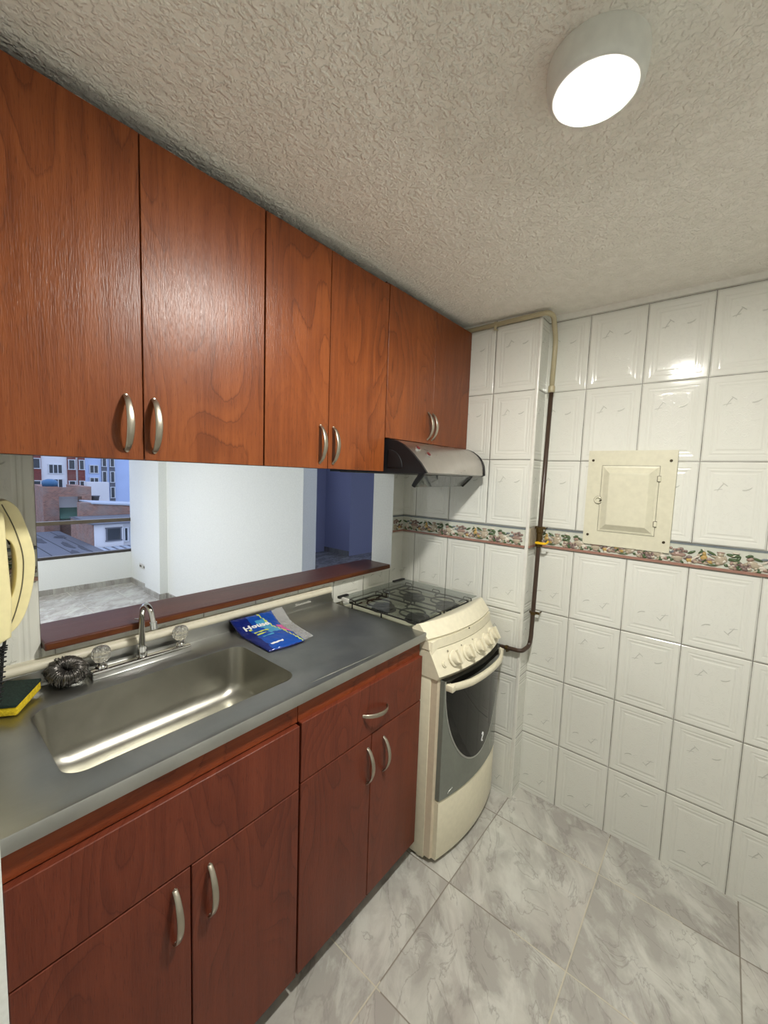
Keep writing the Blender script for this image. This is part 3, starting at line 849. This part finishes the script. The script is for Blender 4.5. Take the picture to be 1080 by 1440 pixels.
# quarter-round emboss on the side cap
pts = [(.375, 1.528)] + [(.375 + .068 * math.cos(a), 1.528 + .066 * math.sin(a)) for a in [PI / 2 * k / 10 for k in range(10, -1, -1)]]
poly_extrude(b, pts, 1, hy0 - .003, hy0 + .002, .0015)
obj('side_cap', b, 'black', HD, smooth=35)
b = BM(); hood_section(b, hy1 - .007, hy1 + .005, .005, 2); obj('side_cap', b, 'black', HD, smooth=35)
obj('grease_filter', box(BM(), .10, .44, hy0 + .02, hy1 - .02, 1.5045, 1.5075), plain('filter_mesh', L(90, 88, 84), .45, .7), HD)
for (yy, xs, xe) in ((hy0 + .012, .520, .488), (hy1 - .03, .440, .402)):
    b = BM(); tube(b, smooth_path([(xs + .004, yy, 1.512), (xs - .004, yy, 1.498), (xs - .018, yy, 1.482), (xe, yy, 1.462)], 5), [.013 - .004 * i / 15 for i in range(16)], 12, flat=.9)
    obj('visor_arm', b, 'black', HD)
b = BM(); vs = [b.verts.new(p) for p in ((.512, hy0 + .02, 1.506), (.452, hy1 - .035, 1.506), (.402, hy1 - .035, 1.460), (.484, hy0 + .02, 1.460))]
b.faces.new(vs); r = bmesh.ops.extrude_face_region(b, geom=b.faces[:]); bmesh.ops.translate(b, verts=[v for v in r['geom'] if isinstance(v, bmesh.types.BMVert)], vec=(.003, 0, -.001))
obj('visor', b, 'visor', HD)
for (yy, xx, zz) in ((1.250, .4625, 1.6005), (1.288, .4845, 1.5800)):
    nrm = Vector((.70, 0, .71)).normalized(); ax = (Vector((0, 1, 0)), Vector((0, 1, 0)).cross(nrm) * -1, nrm)
    b = BM(); lathe(b, [(.0125, -.004), (.0125, .003), (.0095, .004)], (xx, yy, zz), ax, 24); p = obj('button_ring', b, 'chrome', HD, smooth=40)
    b = BM(); lathe(b, [(.009, 0), (.009, .005), (.006, .0062)], (xx, yy, zz), ax, 20); obj('button', b, 'red', p, smooth=40)

# ------------------------------------------------------------------ gas stove
ST = thing('gas_stove', 'cream four-burner gas stove with glass lid standing between counter and tiled pillar', 'stove', (.33, 1.50, 0))
sy0, sy1 = 1.262, 1.748
def bulge(y):
    t = (y - sy0) / (sy1 - sy0); return .034 * (1 - (2 * t - 1) ** 2) + .008 * t
b = BM(); box(b, .045, .560, sy0 - .003, sy1, .012, .8835, .003)
for (x, y) in ((.08, 1.28), (.08, 1.72), (.53, 1.28), (.53, 1.72)): lathe(b, [(.014, 0), (.014, .013)], (x, y, 0), 'z', 12)
obj('body', b, 'cream', ST, smooth=40)
fr = lambda pts: [(x, z, w) for x, z, w in pts]
obj('front_stile', sweep_y(BM(), [(.558, .025, 0), (.588, .025, 1), (.588, .758, 1), (.558, .758, 0)], sy0, sy1, bulge), 'cream_side', ST, smooth=40)
obj('lower_panel', sweep_y(BM(), [(.58, .022, 1), (.603, .022, 1), (.607, .04, 1), (.606, .255, 1), (.602, .262, 1), (.58, .262, 1)], sy0 + .012, sy1, bulge), 'cream', ST, smooth=40)
obj('control_panel', sweep_y(BM(), [(.50, .746, 0), (.590, .748, 1), (.600, .762, 1), (.552, .848, 1), (.50, .850, 0)], sy0 - .006, sy1 + .002, bulge), 'cream', ST, smooth=30)
obj('trim_band', sweep_y(BM(), [(.50, .851, 0), (.553, .851, 1), (.548, .884, 1), (.50, .886, 0)], sy0 - .008, sy1 + .003, bulge), 'cream', ST, smooth=30)
obj('front_edge', sweep_y(BM(), [(.47, .886, 0), (.542, .886, 1), (.545, .893, 1), (.508, .938, 1), (.500, .941, 1), (.492, .938, 1), (.47, .92, 0)], sy0 - .009, sy1 + .004, bulge), 'cream', ST, smooth=50)
b = BM(); lathe(b, [(.003, 0), (.003, .003)], (.552 + .034, 1.492, .884), (Vector((0, 1, 0)), Vector((0, 0, 1)), Vector((1, 0, 0))), 10); obj('screw', b, 'dark', ST)
# oven door
dprof = [(.59, .268, 1), (.6085, .268, 1), (.6085, .745, 1), (.59, .745, 1)]
dr = obj('oven_door', sweep_y(BM(), dprof, sy0 + .012, sy1, bulge), 'grey_glass', ST, smooth=40)
def on_door(y, z, d): return (.6085 + bulge(y) + d, y, z)
yc = (sy0 + .012 + sy1) / 2
def para(hw, top, bot, d, name, mat, parent, inner=None):
    b = BM(); n = 36; m = 22
    G = []
    for i in range(n + 1):
        u = -math.cos(PI * i / n); y = yc + hw * u
        zb = bot + (top - bot) * .985 * (1 - math.sqrt(max(0, 1 - u * u)))
        G.append([b.verts.new(on_door(y, zb + (top - zb) * j / m, d)) for j in range(m + 1)])
    for i in range(n):
        for j in range(m): b.faces.new((G[i][j], G[i + 1][j], G[i + 1][j + 1], G[i][j + 1]))
    r = bmesh.ops.extrude_face_region(b, geom=b.faces[:]); bmesh.ops.translate(b, verts=[v for v in r['geom'] if isinstance(v, bmesh.types.BMVert)], vec=(-.0012, 0, 0))
    bmesh.ops.remove_doubles(b, verts=b.verts, dist=1e-5)
    return obj(name, b, mat, parent, smooth=60)
para(.2355, .744, .350, .0014, 'window_border', 'silver', dr)
para(.2315, .744, .358, .0022, 'window_glass', 'oven_glass', dr)
b = BM(); tube(b, smooth_path([on_door(1.537, .428, .0035), on_door(1.545, .434, .0035), on_door(1.549, .424, .0035), on_door(1.541, .414, .0035), on_door(1.536, .402, .0035), on_door(1.546, .398, .0035)], 4), .0022, 6)
obj('door_mark', b, 'white', dr)  # small curved white stroke on the door glass
b = BM(); tube(b, smooth_path([on_door(1.315, .282, .001), on_door(1.325, .290, .001), on_door(1.342, .296, .001)], 4), .002, 6); obj('door_badge', b, 'silver', dr)
obj('door_top_shade', sweep_y(BM(), [(.592, .7452, 1), (.6100, .7452, 1), (.6100, .7468, 1), (.592, .7468, 1)], sy0 + .013, sy1 - .001, bulge), 'oven_glass', dr)  # black strip added for the shaded recess under the control panel
b = BM(); R = []
n = 30
for i in range(n + 1):
    t = i / n; y = sy0 + .018 + (sy1 - sy0 - .024) * t
    x = .606 + bulge(y) * .9 + .034 * min(1, math.sin(PI * t) ** .5 + .18)
    z = .722 - .002 * math.sin(PI * t)
    R.append([b.verts.new((x + dx, y, z + dz)) for dx, dz in ((-.007, -.014), (.003, -.014), (.007, -.008), (.007, .008), (.002, .014), (-.007, .012))])
for A, B in zip(R, R[1:]):
    for k in range(6): b.faces.new((A[k], A[(k + 1) % 6], B[(k + 1) % 6], B[k]))
b.faces.new(R[0]); b.faces.new(R[-1])
box(b, .60, .644, sy0 + .016, sy0 + .040, .709, .733, .003); box(b, .60, .640, sy1 - .022, sy1 - .006, .708, .734, .003)
obj('door_handle', b, 'cream', dr, smooth=40)
# knobs on the sloping fascia
nrm = Vector((.86, 0, .50)).normalized()
KA = (Vector((0, 1, 0)), nrm.cross(Vector((0, 1, 0))).normalized(), nrm)
for i, y in enumerate((1.357, 1.443, 1.528, 1.612, 1.690)):
    c = Vector((.578 + bulge(y), y, .804))
    b = BM(); lathe(b, [(.032, -.004), (.032, .002), (.030, .004), (.025, .005), (.024, .020), (.022, .023)], c, KA, 28)
    kn = obj('knob', b, 'cream', ST, smooth=40)
    b = BM(); box(b, -.006, .006, -.026, .028, .020, .034, .002)
    mt = Matrix((KA[0], KA[1], KA[2])).transposed().to_4x4(); mt.translation = c
    bmesh.ops.transform(b, matrix=mt, verts=b.verts); obj('knob_grip', b, 'cream', kn, smooth=40)
    b = BM(); c2 = c + KA[1] * .036 - Vector((0, 0, 0)) + Vector((0, -.022, 0))
    lathe(b, [(.0035, -.001), (.0035, .0006)], c2, KA, 10); lathe(b, [(.0016, 0), (.0016, .001)], c2, KA, 8, 1); obj('burner_mark', b, ['grey', 'cream'], ST)
b = BM(); c = Vector((.580 + bulge(1.300), 1.300, .796)); lathe(b, [(.013, -.004), (.013, .003), (.0095, .004), (.0095, .007)], c, KA, 20); obj('igniter_button', b, 'cream', ST, smooth=40)
# cook top
b = BM(); box(b, .05, .50, sy0 - .004, sy1, .884, .897, .003); obj('cooktop', b, 'cream', ST)
for (x, y) in ((.214, 1.390), (.214, 1.62), (.405, 1.385), (.405, 1.62)):
    b = BM(); lathe(b, [(.056, 0), (.056, .005), (.040, .007), (.040, .012), (.048, .013), (.048, .018), (.0, .020)], (x, y, .896), 'z', 32); obj('burner', b, 'burner', ST, smooth=40)
for gy in (1.385, 1.625):
    b = BM()
    tube(b, fillet([(.095, gy - .092, .921), (.095, gy + .092, .921), (.47, gy + .092, .921), (.47, gy - .092, .921), (.095, gy - .092, .921)], .03, 5), .0040, 8)
    for gx in (.19, .375):
        tube(b, smooth_path([(gx + .055 * math.cos(a), gy + .055 * math.sin(a), .922) for a in [2 * PI * k / 16 for k in range(17)]], 1), .0038, 8)
    for gx in (.13, .30, .435):
        tube(b, [(gx, gy - .092, .921), (gx, gy - .05, .921)], .003, 8); tube(b, [(gx, gy + .05, .921), (gx, gy + .092, .921)], .003, 8)
    tube(b, [(.095, gy, .921), (.47, gy, .921)], .003, 8); 
    for (px, py) in ((.11, gy - .092), (.11, gy + .092), (.455, gy - .092), (.455, gy + .092), (.28, gy - .092), (.28, gy + .092)):
        tube(b, fillet([(px - .02, py, .921), (px - .02, py, .936), (px + .02, py, .936), (px + .02, py, .921)], .006, 3), .0028, 8); tube(b, [(px, py, .921), (px, py, .897)], .003, 6)
    obj('grate', b, 'iron', ST)
b = BM(); box(b, .052, .488, sy0 - .004, sy1, .9405, .9455, .002); obj('glass_lid', b, 'lid', ST)
for (a, c) in ((1.66, sy1), (sy0, 1.32)): obj('lid_hinge', box(BM(), .045, .062, a, c, .937, .948, .001), 'blackrub', ST)
b = BM(); box(b, .076, .118, sy0 - .006, sy0 + .006, .932, .950, .004); obj('lid_bracket', b, 'trim_white', ST, smooth=40)

# ------------------------------------------------------------------ gas pipe
GP = thing('gas_pipe', 'gas pipe running under the ceiling then down beside the tiled pillar', 'pipe', (.73, 1.85, .73))
b = BM(); tube(b, fillet([(.05, 1.778, 2.186), (.722, 1.778, 2.196), (.740, 1.795, 2.185), (.738, 1.850, 2.10), (.7335, 1.852, 1.895)], .035), .0105, 14)
obj('upper_run', b, 'pipe_cream', GP, label='cream painted upper run')
b = BM(); tube(b, fillet([(.7335, 1.852, 1.895), (.724, 1.852, 1.20), (.718, 1.853, .775), (.716, 1.84, .738), (.708, 1.774, .731), (.58, 1.772, .726)], .02), .0095, 14)
obj('lower_run', b, 'pipe_brown', GP, label='dark brown lower run')
b = BM(); lathe(b, [(.0125, -.014), (.0145, -.010), (.0145, .010), (.0125, .014)], (.7335, 1.852, 1.895), 'z', 16); obj('coupling', b, 'pipe_cream', GP, smooth=40)
b = BM(); lathe(b, [(.012, -.045), (.016, -.042), (.016, -.022), (.0125, -.018), (.0125, .018), (.016, .022), (.016, .042), (.012, .045)], (.7245, 1.852, 1.245), 'z', 8, smooth=False)
v = obj('gas_valve', b, 'brass', GP)
b = BM(); box(b, .716, .762, 1.826, 1.833, 1.216, 1.226, .002); tube(b, [(.7245, 1.84, 1.221), (.7245, 1.828, 1.221)], .006, 10); tube(b, smooth_path([(.76, 1.829, 1.221), (.768, 1.829, 1.226), (.772, 1.829, 1.236)], 3), .004, 8)
obj('valve_lever', b, 'yellow', v, smooth=40)
for z in (.893, 1.286):
    b = BM(); lathe(b, [(.0115, -.007), (.0115, .007)], (.7195 if z < 1 else .7255, 1.852, z), 'z', 14); box(b, .700, .746, 1.858, 1.866, z - .006, z + .006, .002); tube(b, [(.742, 1.862, z), (.742, YF, z)], .003, 8)
    obj('pipe_clip', b, 'brass', GP, smooth=40)
b = BM(); lathe(b, [(.0125, -.006), (.0125, .006)], (.494, 1.778, 2.193), 'x', 14); box(b, .488, .500, 1.765, 1.772, 2.165, 2.185, .002); tube(b, [(.494, 1.778, 2.172), (.494, YP, 2.172)], .003, 8); obj('pipe_clip', b, 'pipe_cream', GP, smooth=40)
b = BM(); tube(b, [(.640, 1.772, .728), (.640, 1.772, .712), (.640, YP, .708)], .004, 8); lathe(b, [(.0115, -.006), (.0115, .006)], (.640, 1.773, .7285), 'x', 14); obj('pipe_clip', b, 'brass', GP, smooth=40)

# ------------------------------------------------------------------ breaker panel
BP = thing('breaker_panel', 'cream metal breaker panel with small raised door on the white tiled wall', 'electrical panel', (1.05, YF, 1.24))
b = BM()
for a in ((.897, .950, 1.238, 1.630), (1.152, 1.204, 1.238, 1.630), (.950, 1.152, 1.238, 1.296), (.950, 1.152, 1.570, 1.630)): box(b, a[0], a[1], YF - .0125, YF - .0005, a[2], a[3])
bmesh.ops.remove_doubles(b, verts=b.verts, dist=1e-4)
obj('face_plate', b, 'panel', BP)
obj('door_gap', box(BM(), .9495, 1.1525, YF - .009, YF - .0005, 1.2955, 1.5705), 'grey', BP)
b = BM(); x0, x1, z0, z1 = .9515, 1.1505, 1.2975, 1.5685
Ls = []
for (i_, d) in ((0, .003), (0, .013), (.006, .015), (.008, .015), (.030, .029), (.034, .0295)):
    Ls.append([b.verts.new((x, YF - d, z)) for x, z in ((x0 + i_, z0 + i_), (x1 - i_, z0 + i_), (x1 - i_, z1 - i_), (x0 + i_, z1 - i_))])
for A, B in zip(Ls, Ls[1:]):
    for k in range(4): b.faces.new((A[k], A[(k + 1) % 4], B[(k + 1) % 4], B[k]))
b.faces.new(Ls[-1]); b.faces.new(Ls[0])
dd = obj('panel_door', b, 'panel', BP)
for z in (1.345, 1.520):
    b = BM(); box(b, 1.1462, 1.1565, YF - .0175, YF - .009, z - .010, z + .010, .0015); box(b, 1.1448, 1.1463, YF - .0172, YF - .009, z - .0105, z + .0105, mi=1); box(b, 1.1462, 1.1570, YF - .0172, YF - .009, z + .010, z + .0113, mi=1); box(b, 1.1462, 1.1570, YF - .0172, YF - .009, z - .0113, z - .010, mi=1)
    obj('hinge', b, ['panel', 'screw'], dd)
b = BM(); tube(b, [(.945 + .012 * math.cos(a), YF - .016, 1.426 + .012 * math.sin(a)) for a in [.6 + 5.1 * k / 20 for k in range(21)]], .0032, 8)
tube(b, [(.945 + .0152 * math.cos(a), YF - .0145, 1.426 + .0152 * math.sin(a)) for a in [.6 + 5.1 * k / 20 for k in range(21)]], .0011, 6, 1); tube(b, [(.951, YF - .016, 1.420), (.958, YF - .016, 1.428)], .003, 6, 1)
obj('latch', b, ['panel', 'screw'], dd)
for (x, z) in ((.915, 1.590), (1.184, 1.590), (.915, 1.278), (1.184, 1.278)):
    b = BM(); lathe(b, [(.0052, .011), (.0052, .014), (.003, .0155)], (x, YF, z), (Vector((1, 0, 0)), Vector((0, 0, 1)), Vector((0, -1, 0))), 12); obj('screw', b, 'screw', BP)

# ------------------------------------------------------------------ lamps
def ceiling_lamp(c, zt, rb, label, mat):
    t = thing('ceiling_lamp', label, 'lamp', (c[0], c[1], zt))
    b = BM(); lathe(b, [(rb, 0), (rb * 1.01, -.004), (rb, -.028), (rb * .97, -.042), (rb * .90, -.0495), (rb * .84, -.0510), (rb * .70, -.0495)], (c[0], c[1], zt), 'z', 64); obj('lamp_body', b, 'lamp_body', t, smooth=50)
    b = BM(); lathe(b, [(rb * .70, -.046), (rb * .70, -.0525), (rb * .62, -.0550), (rb * .35, -.0570), (0, -.0575)], (c[0], c[1], zt), 'z', 48); obj('diffuser', b, mat, t)
    return t
ceiling_lamp((1.117, .806), CZ, .079, 'round white surface-mounted lamp glowing on the kitchen ceiling', M['lamp'])
ceiling_lamp((-2.7, .0), 2.30, .16, 'unseen round fill lamp added on the lounge ceiling, beyond the serving opening', M['lamp_fill'])  # out of view, added to brighten the lounge
# sockets
for x in (-4.17, -4.05):
    t = thing('wall_socket', 'white double socket low on the lounge wall, %s' % ('nearer the window' if x < -4.1 else 'farther from the window'), 'socket', (x, 1.945, .268), 'sockets on the lounge wall')
    obj('plate', box(BM(), x - .05, x + .05, 1.938, 1.945, .235, .301, .003), 'trim_white', t)
    obj('outlet', box(BM(), x - .03, x + .03, 1.936, 1.939, .255, .281), 'grey', t)

# ------------------------------------------------------------------ outside
GZ = -9.0
def gp(name, y): pass
tag(obj('ground', box(BM(), -160, XW - 6, -90, 120, GZ - .3, GZ), 'ext_street', loc=(-60, 0, GZ)), '', '')
g = [o for o in C.objects if o.name == 'ground'][0]
del g['label']; del g['category']; g['kind'] = 'structure'
def building(name, label, x, y0, y1, z1, depth, mat, cat='building'):
    t = thing(name, label, cat, (x, (y0 + y1) / 2, GZ))
    obj('walls', box(BM(), x - depth, x, y0, y1, GZ, z1), mat, t)
    return t
def win(t, x, y0, y1, z0, z1, mull=2, fr='ext_frame'):
    b = BM(); w = .07
    box(b, x, x + .06, y0 - w, y1 + w, z1, z1 + w); box(b, x, x + .06, y0 - w, y1 + w, z0 - w, z0)
    for k in range(mull + 1):
        yy = y0 + (y1 - y0) * k / mull; box(b, x, x + .06, yy - w / 2, yy + w / 2, z0, z1)
    f = obj('window', b, fr, t); obj('pane', box(BM(), x - .02, x + .02, y0, y1, z0, z1), 'ext_glass', f)
# cream block with brick bays
A = building('apartment_building', 'cream apartment block with dark red brick window bays, seen through the lounge window', -50, 2.0, 12.95, 9, 9, 'ext_white')
for (y0, y1) in ((8.0, 9.35), (11.42, 12.12), (12.32, 12.90), (4.0, 5.2)):
    obj('brick_bay', box(BM(), -50, -49.85, y0, y1, GZ, 8), 'brick_red', A)
    for zf in (-6.0, -3.1, -.95, 1.2, 3.4):
        win(A, -49.84, y0 + .1, y1 - .08, zf - .15, zf + .75, 1)
for zf in (-5.2, -2.9, -.75, .70, 3.6):
    win(A, -49.99, 9.95, 11.02, zf - .1, zf + .72, 3)
B_ = building('apartment_building', 'pale blue-white apartment block with narrow window strips and blank side wall', -50.4, 12.95, 30, 9, 9, 'ext_blue')
for zf in (-5., -2.8, -.6, .72, 3.6): win(B_, -50.38, 13.45, 14.2, zf, zf + .75, 2)
for (y0, y1) in ((14.5, 15.0), (15.25, 15.75)):
    obj('recessed_strip', box(BM(), -50.4, -50.3, y0, y1, GZ, 8), 'ext_roof', B_)
    for zf in (-6.4, -4.8, -3.2, -1.6, 0.1, 1.8, 3.4): win(B_, -50.29, y0 + .06, y1 - .06, zf - .35, zf + .75, 1)
t = thing('parapet_wall', 'white parapet and tank wall in front of the pale blue block', 'wall', (-45, 13.2, GZ))
obj('walls', box(BM(), -46, -45, 11.8, 13.6, GZ, -.1), 'ext_white', t)
# brick house on the left, with light well and green sheet roof
t = thing('brick_building', 'weathered brick building with blue tank on top, left of the brick roof wall', 'building', (-34, 7.9, GZ))
b = BM(); box(b, -38, -34, 6.50, 7.35, GZ, -.05); box(b, -34.3, -34, 7.35, 8.66, -.75, -.10); box(b, -38, -34, 8.66, 9.25, GZ, -.05); box(b, -38, -34.4, 7.35, 8.66, GZ, -2.6)
obj('walls', b, 'brick', t)
obj('white_back_wall', box(BM(), -35.2, -35, 7.35, 8.66, -2.6, -.35), 'ext_white', t)
b = BM(); poly_extrude(b, [(-33.8, -2.25), (-35.0, -1.60), (-35.0, -1.67), (-33.8, -2.32)], 1, 7.36, 8.65); obj('sheet_roof', b, 'ext_green', t)
tk = BM(); lathe(tk, [(.42, 0), (.46, .3), (.36, .42), (.12, .5)], (-34.6, 7.0, -.049), 'z', 24)
tag(obj('water_tank', tk, 'ext_tank', loc=(-34.6, 7.35, -.10)), 'blue water tank on top of the brick building', 'water tank')
# long brick roof wall on the right
t = thing('brick_building', 'long low brick wall building with pale sheet roof, above the white house', 'building', (-31, 11, GZ))
b = BM(); poly_extrude(b, [(7.70, GZ), (15.0, GZ), (15.0, -1.62), (11.0, -1.30), (8.4, -.98), (7.70, -.94)], 0, -31.2, -30.5); obj('walls', b, 'brick', t)
obj('roof_sheet', poly_extrude(BM(), [(8.3, -.93), (15.0, -1.40), (15, -1.55), (8.3, -1.02)], 0, -33.2, -30.4), 'ext_metal', t)
tk = BM(); lathe(tk, [(.22, 0), (.30, .5), (.34, .52), (.34, .56)], (-34.6, 9.6, -1.3), 'z', 20)
tag(obj('water_tank', tk, 'ext_roof', loc=(-34.6, 9.6, -1.3)), 'dark round tank standing on the pale roof before the blue block', 'water tank')
# white house
t = thing('white_house', 'small white house with barred window and flat roof, low in the window view', 'building', (-26, 8.5, GZ))
b = BM(); box(b, -30.4, -26, 7.23, 8.70, GZ, -1.86); box(b, -30.4, -26.2, 8.70, 14, GZ, -1.86)
obj('walls', b, 'ext_white', t); obj('brick_side', box(BM(), -30.4, -26.02, 7.16, 7.23, GZ, -1.80), 'brick', t)
obj('roof', box(BM(), -30.4, -25.8, 7.1, 14, -1.86, -1.80), 'ext_roof', t)
win(t, -25.99, 7.84, 8.56, -2.82, -2.14, 1, 'ext_roof')
for (y0, y1) in ((8.80, 9.0), (9.15, 9.45), (9.6, 9.9)): win(t, -26.18, y0, y1, -2.95, -2.2, 1)
t = thing('low_roof', 'wide grey flat roof with dark patches, lowest in the window view', 'roof', (-27, 3, GZ))
obj('slab', box(BM(), -33.4, -16, -12, 7.15, GZ, -3.05), 'ext_roof', t)
for (x, y, a, c) in ((-27, 6.2, 1.4, .16), (-25.4, 6.55, 1.2, .12), (-23.6, 5.9, 1.6, .2), (-29.5, 5.4, 1.2, .25), (-21, 5.2, 1.2, .3), (-30.4, 6.6, .7, .3)):
    b = BM(); pts = [(x + a * math.cos(k * .7) * (1 + .3 * math.sin(k * 2.3)), y + c * math.sin(k * .7) * (1 + .3 * math.cos(k * 1.7))) for k in range(9)]
    poly_extrude(b, pts, 2, -3.05, -3.035); obj('dark_patch', b, 'ext_dark', t)  # irregular darker patches laid on the roof slab
for k in range(3): obj('roof_seam', box(BM(), -33 + .0, -16, 4.9 + k * .85, 4.93 + k * .85, -3.05, -3.03), 'ext_dark', t)
t = thing('sheet_roof_shed', 'shed roof of pale corrugated sheets in front of the white house', 'roof', (-23.5, 10, GZ))
b = BM(); box(b, -25.9, -18, 7.2, 14, GZ, -3.2)
obj('walls', b, 'ext_roof', t)
for k in range(9): obj('sheet', box(BM(), -25.9, -20.5, 7.25 + k * .42, 7.52 + k * .42, -3.2, -3.17 - .004 * k), 'ext_metal', t)

# ------------------------------------------------------------------ world, camera, view
w = bpy.data.worlds.new('dusk'); S.world = w; w.use_nodes = True
t = w.node_tree; bg = t.nodes['Background']
tc = t.nodes.new('ShaderNodeTexCoord'); _, _, zz = xyz(t, tc.outputs['Generated'])
c = ramp(t, (zz * .5 + .5).o, [(.45, (.20, .24, .34)), (.52, (.58, .64, .84)), (1, (.50, .58, .88))])
t.links.new(c, bg.inputs[0]); bg.inputs[1].default_value = .9

cam = bpy.data.cameras.new('camera'); co = bpy.data.objects.new('camera', cam); C.objects.link(co); S.camera = co
cam.sensor_fit = 'HORIZONTAL'; cam.sensor_width = 36; cam.lens = 574.02 / 1080 * 36; cam.clip_start = .02; cam.clip_end = 500
r = Vector((.76805337, .63944755, .03465336)); u = Vector((-.08351196, .04636304, .99542766)); f = Vector((-.63491714, .76743554, -.08901081))
mt = Matrix((r, u, -f)).transposed().to_4x4(); mt.translation = (1.34516, 0, 1.49675); co.matrix_world = mt

vs = S.view_settings
S.display_settings.display_device = 'sRGB'
vs.view_transform = 'Standard'; vs.look = 'None'; vs.gamma = 1; vs.use_curve_mapping = False; vs.exposure = 1.48
S.cycles.max_bounces = 12; S.cycles.diffuse_bounces = 6; S.cycles.glossy_bounces = 6; S.cycles.transparent_max_bounces = 12
S.cycles.sample_clamp_indirect = 6
